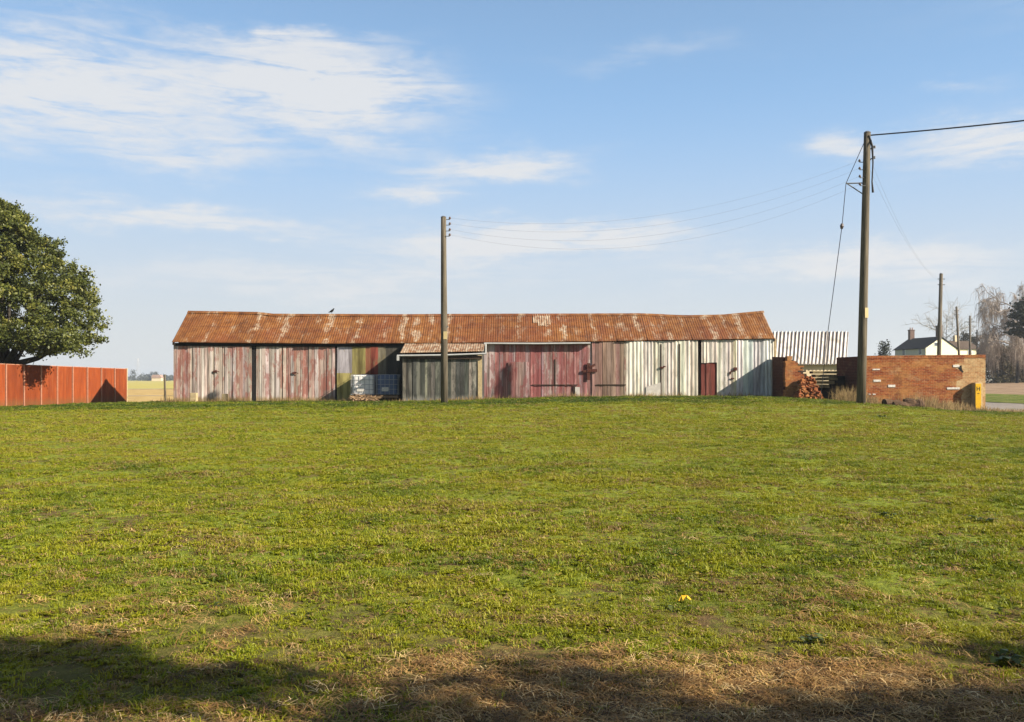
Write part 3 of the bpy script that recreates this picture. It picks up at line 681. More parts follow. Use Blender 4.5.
# stacked sleepers in the gap
sleepers = [(812, 838, 371.2, 373.6, 43.9, 0), (814, 836.5, 374.4, 377.2, 43.8, .06), (811.5, 824, 377.6, 380.6, 43.6, -.04), (824.5, 837, 377.4, 380.4, 43.7, .03), (813, 834, 381, 384, 43.6, .02), (816, 829, 384.4, 388, 43.5, -.05)]
lab = ['long flat board lying across the top of the stacked timbers', 'second timber down in the stack, just under the flat board', 'short timber on the left of the third layer of the stack', 'short timber on the right of the third layer of the stack', 'fourth layer timber near the bottom of the stack', 'short lowest timber at the bottom of the stack']
for (p0, p1, q0, q1, Y, rz), l in zip(sleepers, lab):
    b = MB(); b.box(((wx(p0, Y)+wx(p1, Y))/2, Y+.15, (wz(q0, Y)+wz(q1, Y))/2), (wx(p1, Y)-wx(p0, Y), .5, wz(q0, Y)-wz(q1, Y)), rz=rz)
    tag(b.build('timber', M['sleeper'], bevel=.015), l, 'timber', 'timbers stacked beside the ruined wall')
b = MB(); b.box((wx(825, 44.2), 44.2, .85), (1.35, .9, .95)); b.box((wx(836, 44.3), 44.2, 1.1), (.5, .9, 1.3)); tag(b.build('void_filler', M['dark'], bevel=.03), 'black filler added for the dark void under the stacked timbers', 'filler')  # black block added to paint the dark void below the timbers

# shed with fibre cement roof behind
fs = thing('outbuilding', 'low cream outbuilding with a pale ribbed roof behind the ruined wall', 'outbuilding', (17, 50, 0))
b = MB(); rows = []
AY, BYy = 51.0, 48.4
for t in np.linspace(0, 1, 5):
    y = BYy+(AY-BYy)*t; z = wz(364.3, BYy)+(wz(331.5, AY)-wz(364.3, BYy))*t
    xl, xr = wx(771, BYy)+(wx(773.5, AY)-wx(771, BYy))*t, wx(846.2, BYy)+(wx(848.6, AY)-wx(846.2, BYy))*t
    rows.append([(xl+(xr-xl)*i/200, y, z+.035*math.sin(2*math.pi*i/10)) for i in range(201)])
b.grid(rows); o = b.build('roof', M['asb'], fs, smooth=True); wa = o.data.attributes.new('wave', 'FLOAT', 'POINT'); wa.data.foreach_set('value', [k % 201/10 for k in range(len(b.v))]); so = o.modifiers.new('sheet_thickness', 'SOLIDIFY'); so.thickness = .015; so.offset = -1
b = MB(); rows2 = [[(x, 2*AY-y, z-.02) for x, y, z in r[::4]] for r in rows[::-1]]; b.grid(rows2); b.build('roof', M['asb'], fs, smooth=True)
b = MB(); xl, xr = wx(774, 48.6), wx(846, 48.6); ze = wz(363.2, 48.6)
b.box(((xl+xr)/2, 48.75, ze/2), (xr-xl, .22, ze-.05)); b.build('front_wall', M['cream'], fs)
for X in (xl+.12, xr-.12):
    b = MB(); k = [(48.87, 0), (53.1, 0), (53.1, ze-.05), (AY, wz(331.5, AY)-.08), (48.87, ze-.05)]
    b.v = [(X-.1, y, z) for y, z in k]+[(X+.1, y, z) for y, z in k]
    b.quadface((4, 3, 2, 1, 0)); b.quadface((5, 6, 7, 8, 9))
    for q in range(5): b.quadface((q, (q+1) % 5, 5+(q+1) % 5, 5+q))
    b.build('gable_wall', M['cream'], fs)

# ------------------------------------------------------------------ brick yard wall on the right
WY = 42.0; X0, X1, XB = wx(862, WY), wx(985.5, WY), wx(962, WY)
yw = thing('brick_wall', 'orange brick yard wall with small white painted bricks and a buff repaired end', 'wall', (19.5, WY, .1))
zt0, zt1 = wz(355.8, WY), wz(354.6, WY)
def ztop(x): return zt0+(zt1-zt0)*(x-X0)/(X1-X0)
b = MB()
jag = [(XB+.02, -.2), (XB-.05, .75), (XB+.1, 1.05), (XB-.28, 1.25), (XB-.25, 1.5), (XB+.04, 1.62), (XB+.02, 1.95), (XB-.3, 2.1), (XB-.34, 2.3), (XB+.1, 2.42)]
b.prism_xz([(X0, -.2)]+jag+[(XB+.1, ztop(XB)-.15), (X0, zt0-.15)], WY, WY+.34); mw = b.build('main_wall', M['brick'], yw)
b = MB(); b.prism_xz([(X1, -.2), (X1, zt1-.15), (XB+.1, ztop(XB)-.15)]+jag[::-1], WY+.004, WY+.344); bp = b.build('repaired_end', M['buff'], yw); bp['label'] = 'buff mortared brick end'
b = MB(); n = 27
for i in range(n):
    xa, xb = X0+(X1-X0)*i/n, X0+(X1-X0)*(i+1)/n
    b.box(((xa+xb)/2, WY+.17, ztop((xa+xb)/2)-.075+random.uniform(-.004, .004)), (xb-xa-.004, .37, .15))
b.build('coping', M['brick'], yw)
b = MB(); b.hexa([(X0, WY+.345, 0), (X0+.34, WY+.345, 0), (X0+.34, 45.3, 0), (X0, 45.3, 0), (X0, WY+.345, zt0-.02), (X0+.34, WY+.345, zt0-.02), (X0+.34, 45.3, zt0), (X0, 45.3, zt0)]); b.build('return_wall', M['brickshade'], yw)
for px, py, w, h in ((877, 380.8, 8, 2.6), (891.5, 386, 8, 2.8), (956, 366, 7, 2.8), (953.2, 388.4, 14, 2.4), (876, 369.5, 8, 1.6), (869.5, 394.2, 2, 1.4), (874, 394.3, 3, 1.4)):
    b = MB(); X, Y, Z = at(px, py, WY); s = WY/F; b.box((X, WY-.008, Z), (w*s*.92, .03, h*s*.85), ry=random.uniform(-.02, .02)); b.build('painted_brick', M['whitebrick'], yw, bevel=.008)
b = MB(); X, Y, Z = at(960.3, 367.8, WY); b.prism_xz([(X-.10, Z-.02), (X-.02, Z-.12), (X+.10, Z-.24), (X+.16, Z-.19), (X+.08, Z-.08), (X+.06, Z+.12), (X-.01, Z+.10)], WY-.005, WY+.02); b.build('hole', M['dark'], yw)
# yellow marker post
PY = 41.62; X = wx(978, PY); zb = zgf(X, PY)
yp = thing('marker_post', 'yellow fronted marker post with a black H at the end of the brick wall', 'post', (X, PY, zb))
ztp = wz(382.6, PY)
b = MB(); b.box((X+.04, PY+.18, (zb-.1+ztp)/2), (.36, .36, ztp-zb+.1)); b.build('post', M['concrete'], yp, bevel=.03)
b = MB(); b.box((X, PY-.02, (zb+.03+ztp-.06)/2+.02), (.27, .03, ztp-zb-.10)); pl = b.build('plate', M['yellow'], yp, bevel=.008)
b = MB(); zz = ztp-.29
for s in (-1, 1): b.box((X+s*.062, PY-.038, zz), (.03, .006, .19))
b.box((X, PY-.038, zz), (.1, .005, .035)); b.build('letter', M['ink'], pl); b = MB(); b.box((X, PY-.038, zz-.22), (.09, .006, .03)); b.build('mark', M['ink'], pl)

# ------------------------------------------------------------------ rotten logs, dead grass at the wall foot
def rotlog(p0, p1, Y, r, py, label):
    xa, xb = wx(p0, Y), wx(p1, Y); za, zb_ = zgf(xa, Y)+r*.7, zgf(xb, Y)+r*.7
    k = [(xa+(xb-xa)*t, Y+.06*math.sin(t*5+r*30), za+(zb_-za)*t+.03*math.sin(t*7)) for t in np.linspace(0, 1, 8)]
    mb = MB(); mb.tube(k, [r*(.85+.3*random.random()) for _ in k], 9); tag(mb.build('log', M['log']), label, 'log', 'rotten logs at the foot of the brick wall')
rotlog(884, 912, 40.6, .19, 408, 'thick dark rotten log lying nearest the brick wall')
rotlog(893, 919, 40.2, .15, 411, 'thinner dark log lying in front of the thick one')
rotlog(905, 921, 40.9, .26, 408, 'short stubby dark log at the right end of the log heap')
def deadgrass(name, n, xr, yr, hmin, hmax, seed, lean=.5, cl=None):
    r = np.random.default_rng(seed); Q = []; T = []
    if cl is None:
        x = r.uniform(*xr, n); y = r.uniform(*yr, n)
    else:
        c = np.array(cl); i = r.integers(0, len(c), n); x = c[i, 0]+r.normal(0, c[i, 2]); y = c[i, 1]+r.normal(0, .18, n)
    z = zsurf(x, y)-.02; h = r.uniform(hmin, hmax, n)
    if cl is not None: h *= c[i, 3]
    a = r.uniform(0, 2*math.pi, n); l = np.abs(r.normal(0, lean, n)); w = r.uniform(.006, .014, n)
    B = np.stack([x, y, z], 1); D = np.stack([np.cos(a)*l*h, np.sin(a)*l*h*.5, h*np.sqrt(np.maximum(.1, 1-l*l))], 1)
    W = np.stack([w, np.zeros(n), np.zeros(n)], 1); mid = B+D*.55; mid[:, 2] += h*.06
    Q.append(np.stack([B-W, B+W, mid+W*.7, mid-W*.7], 1)); Q.append(np.stack([mid-W*.7, mid+W*.7, B+D+W*.1, B+D-W*.1], 1))
    t = r.random(n)
    o = quadcloud(name, np.concatenate(Q), M['reedgrass'], None, np.concatenate([t, t])); return kind(o, 'stuff')
cl_ = [(wx(p, 41.3), 41.35+random.uniform(-.5, .4), w, h) for p, w, h in ((846, .25, 1.7), (850, .3, 1.9), (857, .2, 1.5), (862, .25, 1.1), (872, .35, 1.2), (885, .25, .7), (925, .3, 1.5), (915, .35, 1.6), (925, .4, 1.7), (935, .5, 1.3), (945, .4, 1.0), (955, .4, 1.2), (965, .35, 1.0), (982, .3, .8), (990, .4, .6), (1003, .5, .5), (1018, .5, .5))]
deadgrass('dead_grass', 5200, None, None, .08, .50, 3, .62, cl_)
cl3 = [(wx(p, 44.4 if not 400 < p < 486 else 42.7), (44.4 if not 400 < p < 486 else 42.7)+random.uniform(-.35, .15), .3, random.uniform(.3, 1.1)) for p in np.arange(176, 772, 9) if random.random() < .6]
deadgrass('dead_grass', 2600, None, None, .10, .36, 8, .5, cl3)
cl2 = [(wx(p, 44), 44.3+random.uniform(-.3, .2), .25, h) for p, h in ((266, .5), (290, .8), (300, .6), (312, .5), (352, .8), (360, 1), (370, 1), (178, .7), (166, 1.2))]
deadgrass('dead_grass', 500, None, None, .1, .35, 5, .5, cl2)

# ------------------------------------------------------------------ orange panel fence, wire fence
DR = 51.6
A = np.array((wx(126.6, DR), DR)); Bf = np.array((wx(-14, DR*.8), DR*.8))
fence = thing('panel_fence', 'orange oxide panel fence with pale vertical battens beside the oak', 'fence', (A[0], A[1], 0))
dirv = (Bf-A)/np.linalg.norm(Bf-A); nv = np.array((-dirv[1], dirv[0])); nv = nv if nv[0] > 0 else -nv
def fp(s): return A+dirv*s
tot = np.linalg.norm(Bf-A); ks = 9; seg = tot/ks
pz0 = [(126.6, 369.2, 405.4), (0, 364.3, 408.4)]
def fz(px, D, top):
    py = np.interp(px, [-14, 0, 126.6], [363.7, 364.3, 369.2] if top else [409, 408.4, 405.4]); return float(wz(py, D))
for i in range(ks):
    a, c = fp(i*seg+.03), fp((i+1)*seg-.03)
    za0, zc0 = zgf(*a)-.15, zgf(*c)-.15; za1, zc1 = fz(512+a[0]*F/a[1], a[1], True), fz(512+c[0]*F/c[1], c[1], True)
    t = nv*.03; jy = nv*random.uniform(-.012, .012)
    mb = MB(); p = [a-t+jy, c-t+jy, c+t+jy, a+t+jy]
    mb.hexa([(p[0][0], p[0][1], za0), (p[1][0], p[1][1], zc0), (p[2][0], p[2][1], zc0), (p[3][0], p[3][1], za0), (p[0][0], p[0][1], za1), (p[1][0], p[1][1], zc1), (p[2][0], p[2][1], zc1), (p[3][0], p[3][1], za1)])
    mb.build('panel', M['orange'], fence)
    if i < ks-1:
        q = fp((i+1)*seg)+nv*.05; mb = MB(); z0, z1 = zgf(*q)-.1, fz(512+q[0]*F/q[1], q[1], True)+.03
        mb.box((q[0], q[1], (z0+z1)/2), (.048, .085, z1-z0), rz=math.atan2(dirv[1], dirv[0])); mb.build('batten', M['batten'], fence)
mb = MB(); q = fp(0)-nv*0; mb.box((q[0], q[1]-.01, (zgf(*q)+fz(126.6, DR, True))/2), (.09, .09, fz(126.6, DR, True)-zgf(*q)+.1)); mb.build('end_post', M['concrete'], fence)
mb = MB(); a, c = fp(0), fp(tot); za, zc = fz(126.6, DR, True)+.015, fz(-14, DR*.8, True)+.015
mb.tube([(a[0], a[1], za), (c[0], c[1], zc)], .022, 6); mb.build('top_rail', M['batten'], fence)

wf = thing('wire_fence', 'thin wire fence with a leaning wooden post between the orange fence and the barn', 'fence', (-20.3, 52, .1))
b = MB(); b.tube([(wx(165.5, 52), 52, -.1), (wx(164.6, 52), 52, wz(374.5, 52))], [.075, .055], 7); b.build('post', M['pole'], wf)
for zz in (.62, 1.02):
    b = MB(); b.tube([(-22.3, 51.5, zz), (-20.3, 52.05, zz), (-17.0, 49.6, zz)], .012, 5); b.build('strand', M['wire'], wf)
b = MB()

# ------------------------------------------------------------------ poles and wires
def sagline(p, q, sag, n=22): 
    p, q = np.array(p), np.array(q); return [p+(q-p)*t-np.array((0, 0, 4*sag*t*(1-t))) for t in np.linspace(0, 1, n)]
def wire(p, q, sag, r, label, mat='wire', group='overhead wires between the poles', name='overhead_wire'):
    mb = MB(); mb.tube(sagline(p, q, sag), r, 5); return tag(mb.build(name, M[mat]), label, 'wire', group)
PL = 39.0; pX = wx(444.4, PL); pz = zgf(pX, PL); ptz = wz(217, PL)
p1 = thing('telegraph_pole', 'bare wooden pole standing in front of the black lean-to shed', 'pole', (pX, PL, pz), 'telegraph poles')
b = MB(); b.tube([(pX, PL, pz-.3), (pX-.01, PL, pz+3), (pX-.03, PL, ptz-2), (pX-.04, PL, ptz)], [.155, .148, .125, .115], 14); b.build('shaft', M['pole'], p1, smooth=True)
b = MB(); b.tube([(pX-.04, PL, ptz-.005), (pX-.04, PL, ptz+.04)], [.13, .07], 12); b.build('cap', M['iron'], p1)
LP = []
for k, py in enumerate((219.5, 225.2, 231.2, 236.5)):
    z = wz(py, PL); b = MB(); b.tube([(pX, PL-.03*k, z), (pX+.24, PL-.03*k, z), (pX+.24, PL-.03*k, z+.03)], .018, 6); br = b.build('bracket', M['iron'], p1)
    b = MB(); b.tube([(pX+.24, PL-.03*k, z+.02), (pX+.24, PL-.03*k, z+.06), (pX+.24, PL-.03*k, z+.12)], [.045, .055, .03], 8); b.build('insulator', M['porcelain'], br); LP.append((pX+.24, PL-.03*k, z+.07))
b = MB(); b.box((pX+.05, PL-.14, wz(335.5, PL)), (.16, .03, .34)); b.build('notice', M['notice'], p1)
b = MB(); b.tube([(pX-.15, PL-.05, wz(333, PL)), (pX+.17, PL-.08, wz(326, PL))], .03, 6); b.build('step_iron', M['iron'], p1)
PR = 37.4; qX0, qX1 = wx(861, PR), wx(867.3, PR); qz = zgf(qX0, PR); qzt = wz(132.5, PR)
p2 = thing('telegraph_pole', 'tall leaning wooden pole with strut and guy wire in front of the brick wall', 'pole', (qX0, PR, qz), 'telegraph poles')
def qx(z): return qX0+(qX1-qX0)*(z-qz)/(qzt-qz)
b = MB(); zs = [qz-.3, qz+3, qz+7, qzt-1.5, qzt]; b.tube([(qx(z), PR, z) for z in zs], [.19, .18, .16, .145, .135], 16); b.build('shaft', M['pole'], p2, smooth=True)
b = MB(); b.tube([(qX1, PR, qzt-.005), (qX1, PR, qzt+.05)], [.15, .08], 12); b.build('cap', M['iron'], p2)
RP = []
for k, py in enumerate((162.2, 170, 178.2, 186.3)):
    z = wz(py, PR); X = qx(z); b = MB(); b.tube([(X, PR-.04*k, z), (X-.3, PR-.04*k, z), (X-.3, PR-.04*k, z+.03)], .018, 6); br = b.build('bracket', M['iron'], p2)
    b = MB(); b.tube([(X-.3, PR-.04*k, z+.02), (X-.3, PR-.04*k, z+.06), (X-.3, PR-.04*k, z+.12)], [.045, .055, .03], 8); b.build('insulator', M['porcelain'], br); RP.append((X-.3, PR-.04*k, z+.07))
for py in (148.5, 159):
    z = wz(py, PR); X = qx(z); b = MB(); b.tube([(X, PR-.05, z-.12), (X+.18, PR-.05, z), (X+.34, PR-.05, z+.03)], .028, 6); b.tube([(X+.3, PR-.05, z), (X+.3, PR-.05, z+.1)], .05, 8); b.build('bracket', M['iron'], p2)
b = MB(); b.tube([(qX1+.02, PR-.14, qzt-.15), (qX1+.17, PR-.1, qzt-.6), (qX1+.2, PR-.1, qzt-1.3), (qX1+.16, PR-.1, qzt-2.1), (qX1+.2, PR-.1, qzt-2.55)], [.03, .05, .03, .03, .05], 7); b.build('cable_tail', M['blackcable'], p2)
zst = wz(183.4, PR); tip = (wx(846, PR), PR, zst)
b = MB(); b.tube([tip, (qx(zst), PR, zst+.02)], .03, 6); b.tube([(wx(847.5, PR), PR, zst-.02), (qx(wz(196, PR)), PR, wz(196, PR))], .025, 6); b.build('strut', M['iron'], p2)
b = MB(); gz = zgf(wx(820, 38.6), 38.6); b.tube([(qX1-.1, PR, qzt-.35), tip, (wx(842, 37.7), 37.7, wz(226, 37.7)), (wx(828, 38.2), 38.2, wz(331, 38.2)), (wx(820, 38.6), 38.6, gz-.1)], .014, 6)
gw = b.build('guy_wire', M['blackcable'], p2)
b = MB(); b.tube([(wx(842.2, 37.69), 37.69, wz(223.5, 37.69)), (wx(841.9, 37.7), 37.7, wz(226, 37.7)), (wx(841.6, 37.72), 37.72, wz(229, 37.72))], [.05, .085, .05], 8); b.build('guy_insulator', M['porcelain'], gw)
z = wz(313, PR); b = MB(); b.box((qx(z)+.08, PR-.16, z), (.16, .03, .42), rz=.25); b.build('notice', M['notice'], p2)
for k in range(4): wire(LP[k], RP[k], 1.15+.12*k, .0032, ['topmost', 'second', 'third', 'lowest'][k]+' of the four thin wires sagging between the two near poles')
# service cable to a pole across the road, beside the viewer
P3 = (36.0, 18.0)
wire((qX1+.1, PR, qzt-.12), (P3[0], P3[1], 11.2), .6, .030, 'thick black cable running from the tall pole across the road', 'blackcable', None, 'service_cable')
# poles receding along the road
far = [(941.2, 274, 62, 'dark pole rising in front of the cream gable of the house', .115), (956.5, 307, 91, 'wooden pole rising beside the low wing of the house', .10), (970, 316, 104, 'slim pole just right of the house wing', .10), (977, 330, 134, 'farthest and shortest pole in front of the brown trees', .09)]
prev = [(qx(wz(160, PR))+.15, PR-.05, wz(160, PR)), (qx(wz(171, PR))+.15, PR-.05, wz(171, PR))]
for i, (px, py, Y, l, r) in enumerate(far):
    X = wx(px, Y); z0 = zgf(X, Y); z1 = wz(py, Y)
    t = thing('telegraph_pole', l, 'pole', (X, Y, z0), 'telegraph poles')
    lean = (-.45 if i == 1 else .1 if i == 0 else 0)
    b = MB(); b.tube([(X+(.45 if i == 1 else -.25 if i == 0 else 0), Y, z0-.3), (X, Y, z1)], [r*1.35, r], 10); b.build('shaft', M['polefar'], t, smooth=True)
    b = MB(); b.tube([(X, Y, z1-.005), (X, Y, z1+.06)], [r*1.15, r*.6], 10); b.build('cap', M['iron'], t)
    cur = []
    for s in (0, 1):
        z = z1-.35-.4*s; b = MB(); b.tube([(X-.25, Y-.02, z), (X+.25, Y-.02, z)], .03, 6); b.build('bracket', M['iron'], t); cur.append((X+.2*(1 if s else -1), Y-.02, z+.05))
    for s in (0, 1):
        wire(prev[s], cur[s], .9 if i == 0 else .6, .0035, 'thin wire sagging from the tall pole to the pole before the house gable' if i == 0 else 'fine wire strung between the far poles along the road', group='wires along the road')
    prev = cur
b = MB(); X, Y = P3; b.tube([(X, Y, -.2), (X, Y, 11.4)], [.19, .14], 14)
o = b.build('telegraph_pole', M['pole']); tag(o, 'wooden pole across the road carrying the thick black cable', 'pole', 'telegraph poles')

# ------------------------------------------------------------------ house far right
HY = 160.0; hx = wx(941, HY); hz = zgf(hx, HY)
house = thing('house', 'cream gabled house with dark slate roof beyond the brick wall', 'house', (hx, HY, hz))
gn = np.array((.157, -.988)); gt = np.array((.988, .157))       # gable normal and along-gable direction
eh, rh, W2, L = wz(348.2, HY), wz(337.6, HY), 3.0, 9.5
gc = np.array((hx, HY))
def hp(u, v, z): q = gc+gt*u-gn*v; return (q[0], q[1], z)
b = MB(); b.v += [hp(-W2, 0, hz-.5), hp(W2, 0, hz-.5), hp(W2, 0, eh), hp(0, 0, rh), hp(-W2, 0, eh)]; b.quadface((0, 1, 2, 3, 4)); b.v += [hp(-W2, L, hz-.5), hp(W2, L, hz-.5), hp(W2, L, eh), hp(0, L, rh), hp(-W2, L, eh)]; b.quadface((9, 8, 7, 6, 5)); b.quadface((1, 6, 7, 2))
b.build('gable_wall', M['housecream'], house)
b = MB(); b.v += [hp(-W2, 0, hz-.5), hp(-W2, L, hz-.5), hp(-W2, L, eh), hp(-W2, 0, eh)]; b.quadface((3, 2, 1, 0)); b.build('side_wall', M['houseshade'], house)
b = MB()
for s in (-1, 1):
    e0 = eh-.12; p = [hp(0, -.15, rh+.1), hp(0, L+.15, rh+.1), hp(s*(W2+.3), L+.15, e0), hp(s*(W2+.3), -.15, e0)]
    b.hexa(p+[(q[0], q[1], q[2]+.14) for q in p])
rf = b.build('roof', M['slate'], house)
for v, h in ((L-.6, 1.7), (.55, 2.0)):
    b = MB(); q = hp(0, v, rh+h/2); b.box((q[0], q[1], q[2]), (.9, .7, h+.4), rz=.157)
    b.box((q[0], q[1], rh+h+.12), (1.02, .82, .16), rz=.157); c_ = b.build('chimney', M['hbrick'], rf)
    b = MB()
    for s in (-.2, .2): b.tube([(q[0]+s, q[1], rh+h+.2), (q[0]+s, q[1], rh+h+.6)], [.12, .1], 8)
    b.build('chimney_pot', M['pinkroof'], c_)
def win(u, v, z, w, h, side=False, mat='glass'):
    q = hp(u, v, z); rz = .157 if not side else .157+math.pi/2
    b = MB(); b.box(q, (w+.2, .12, h+.2), rz=rz); f = b.build('window', M['winframe'], house)
    q2 = np.array(q[:2])+(gn*.06 if not side else -gt*.06); b = MB(); b.box((q2[0], q2[1], z), (w, .06, h), rz=rz); b.build('pane', M[mat], f)
win(-W2, 1.6, wz(351.5, HY), .8, 1.0, True); win(-W2, 6.6, wz(351.5, HY), .8, 1.0, True); win(-.9, 0, wz(344.3, HY), .7, .55); win(-1.2, 0, 3.2, 1, 1.2); win(1.3, 0, 3.2, 1, 1.2)
# low wing
b = MB(); Wx0, Wx1 = W2, W2+5.2; we, wr = wz(348.6, HY), wz(340.5, HY)
for v in (1.2,):
    p = [hp(Wx0, v, hz-.5), hp(Wx1, v, hz-.5), hp(Wx1, v+5, hz-.5), hp(Wx0, v+5, hz-.5), hp(Wx0, v, we), hp(Wx1, v, we), hp(Wx1, v+5, we), hp(Wx0, v+5, we)]; b.hexa(p)
i = len(b.v); b.v += [hp(Wx1, 1.2, we), hp(Wx1, 6.2, we), hp(Wx1, 3.7, wr)]; b.quadface((i, i+1, i+2))
wg = b.build('wing', M['housecream'], house)
b = MB()
for s in (-1, 1):
    p = [hp(Wx0-.8, 3.7, wr), hp(Wx1+.2, 3.7, wr), hp(Wx1+.2, 3.7+s*2.75, we-.05), hp(Wx0-.8, 3.7+s*2.75, we-.05)]; b.hexa(p+[(q[0], q[1], q[2]+.14) for q in p])
b.build('roof', M['slatebrown'], wg)
q = hp(W2+2.6, 3.7, wr+.5); b = MB(); b.box(q, (.8, .6, 1.3), rz=.157); b.build('chimney', M['cream'], wg)
win(W2+3.6, 1.2, wz(352.5, HY), .6, .9)

# ------------------------------------------------------------------ trees
def limb(mb, p, d, L, r, depth, rng, twigs=None, bend=.25, split=3, drop=0, ratio=.68, spread=.6, minr=.012):
    n = 5; pts = [np.array(p)]; dd = np.array(d)/np.linalg.norm(d)
    for i in range(n):
        dd = dd+rng.normal(0, bend/n, 3)+np.array((0, 0, -drop/n)); dd /= np.linalg.norm(dd); pts.append(pts[-1]+dd*L/n)
    mb.tube(pts, list(np.linspace(r, max(minr, r*ratio*.85), n+1)), 6 if depth > 2 else 4, cap=False)
    if twigs is not None and depth <= 1:
        for q in pts[2:]: twigs.append(q)
    if depth <= 0: return
    for k in range(split):
        t = pts[-1] if k == 0 else pts[rng.integers(2, n+1)]
        nd = dd+rng.normal(0, spread, 3); nd[2] += .12*(1-drop)
        limb(mb, t, nd, L*ratio*rng.uniform(.8, 1.15), max(minr, r*ratio), depth-1, rng, twigs, bend, split, drop, ratio, spread, minr)

# evergreen oak behind the orange fence
def evergreen_oak():
    rng = np.random.default_rng(21); Y = 45.4; X = wx(5, Y); z0 = zgf(X, Y)
    t = thing('oak_tree', 'dense round-headed evergreen oak rising behind the orange panel fence', 'tree', (X, Y, z0))
    b = MB(); b.tube([(X-.15, Y, z0-.3), (X-.05, Y, z0+1.2), (X, Y, z0+2.2)], [.42, .34, .33], 12)
    for px, py, yy in ((25, 347, .5), (70, 340, 1.2), (-40, 335, 0), (40, 300, -1.5), (10, 290, 1), (-15, 280, -1), (0, 235, 0)):
        e = np.array(at(px, py, Y+yy)); s = np.array((X, Y, z0+2.0)); m = (s+e)/2+np.array((0, 0, -.25)); b.tube([s, m, e], [.2, .13, .06], 7)
        for k in range(7):
            q = m+(e-m)*rng.random(); b.tube([q, q+rng.normal(0, .4, 3)+np.array((0, 0, .3)), q+rng.normal(0, .6, 3)+np.array((0, 0, .5))], [.06, .035, .012], 4)
    b.build('trunk', M['bark'], t, smooth=True)
    # crown: right-hand profile surveyed, the tree is round
    prof = [(203, 2), (212, 22), (228, 44), (245, 64), (262, 76), (280, 90), (300, 101), (320, 106), (335, 102), (345, 92), (352, 78)]
    axis_px = -8
    Cs = []; tint = []
    clusters = []
    for i in range(2300):
        py = rng.uniform(205, 351); rr = np.interp(py, [p[0] for p in prof], [p[1] for p in prof])-axis_px; rr *= .905*Y/F
        f = rng.random()**.30*.97; a = rng.uniform(0, 2*math.pi); rr *= (1+.06*math.sin(a*3+1)+.07*math.sin(a*7+py*.05))
        clusters.append((wx(axis_px, Y)+math.cos(a)*rr*f, Y+math.sin(a)*rr*f, wz(py, Y)+rng.normal(0, .1)))
    # underside is open near the trunk
    cl = [c for c in clusters if not (c[2] < z0+3.0 and math.hypot(c[0]-X, c[1]-Y) < 1.9)]
    hol = []
    for i in range(30):
        py = rng.uniform(215, 350); rr = (np.interp(py, [p[0] for p in prof], [p[1] for p in prof])-axis_px)*.9*Y/F; a = rng.uniform(0, 2*math.pi); hol.append((wx(axis_px, Y)+math.cos(a)*rr*rng.uniform(.75, 1.05), Y+math.sin(a)*rr*rng.uniform(.75, 1.05), wz(py, Y), rng.uniform(.4, .85)))
    cl = [c for c in cl if all((c[0]-h[0])**2+(c[1]-h[1])**2+(c[2]-h[2])**2 > h[3]**2 for h in hol)]
    for c in cl:
        n = rng.integers(40, 86); s = rng.uniform(.24, .42); p = rng.normal(0, 1, (n, 3)); p /= np.linalg.norm(p, axis=1)[:, None]+1e-6; p *= s*rng.random((n, 1))**.5; p[:, 2] *= .7
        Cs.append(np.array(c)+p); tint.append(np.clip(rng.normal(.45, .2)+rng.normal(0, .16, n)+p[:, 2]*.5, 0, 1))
    for i in range(60):
        c = np.array((rng.uniform(-23.4, -21.2), rng.uniform(42.6, 44.2), rng.uniform(2.95, 3.9))); Cs.append(c+rng.normal(0, .17, (50, 3))); tint.append(np.clip(rng.normal(.45, .2, 50), 0, 1))
    # stray sprays breaking the outline
    for i in range(70):
        py = rng.uniform(203, 350); rr = (np.interp(py, [p[0] for p in prof], [p[1] for p in prof])-axis_px)*Y/F*rng.uniform(.88, .98); a = rng.uniform(0, 2*math.pi)
        c = np.array((wx(axis_px, Y)+math.cos(a)*rr, Y+math.sin(a)*rr, wz(py, Y))); n = 16
        Cs.append(c+rng.normal(0, .13, (n, 3))); tint.append(np.clip(rng.normal(.55, .2, n), 0, 1))
    for px, py in ((4, 206), (8, 210), (16, 206), (17, 211), (20, 214), (-3, 208), (30, 219)):
        c = np.array(at(px, py, Y)); Cs.append(c+rng.normal(0, 1, (26, 3))*np.array((.10, .2, .2))); tint.append(np.clip(rng.normal(.5, .2, 26), 0, 1))
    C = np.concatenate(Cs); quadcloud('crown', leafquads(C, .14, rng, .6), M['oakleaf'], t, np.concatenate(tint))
evergreen_oak()

def leafmass(name, label, cat, cl, mat, X, Y, size, nper, sd, rng, trunk=None, group=None):
    z0 = zgf(X, Y); t = thing(name, label, cat, (X, Y, z0), group)
    if trunk: b = MB(); b.tube([(X, Y, z0-.2), (X+.1, Y, trunk[0])], [trunk[1], trunk[1]*.5], 8); b.build('trunk', M['bark'], t)
    Cs = np.concatenate([np.array(c[:3])+rng.normal(0, 1, (nper, 3))*np.array(sd)*(c[3] if len(c) > 3 else 1) for c in cl])
    quadcloud('crown', leafquads(Cs, size, rng, .6), mat, t, np.clip(rng.normal(.5, .25, len(Cs)), 0, 1)); return t
rng = np.random.default_rng(5)
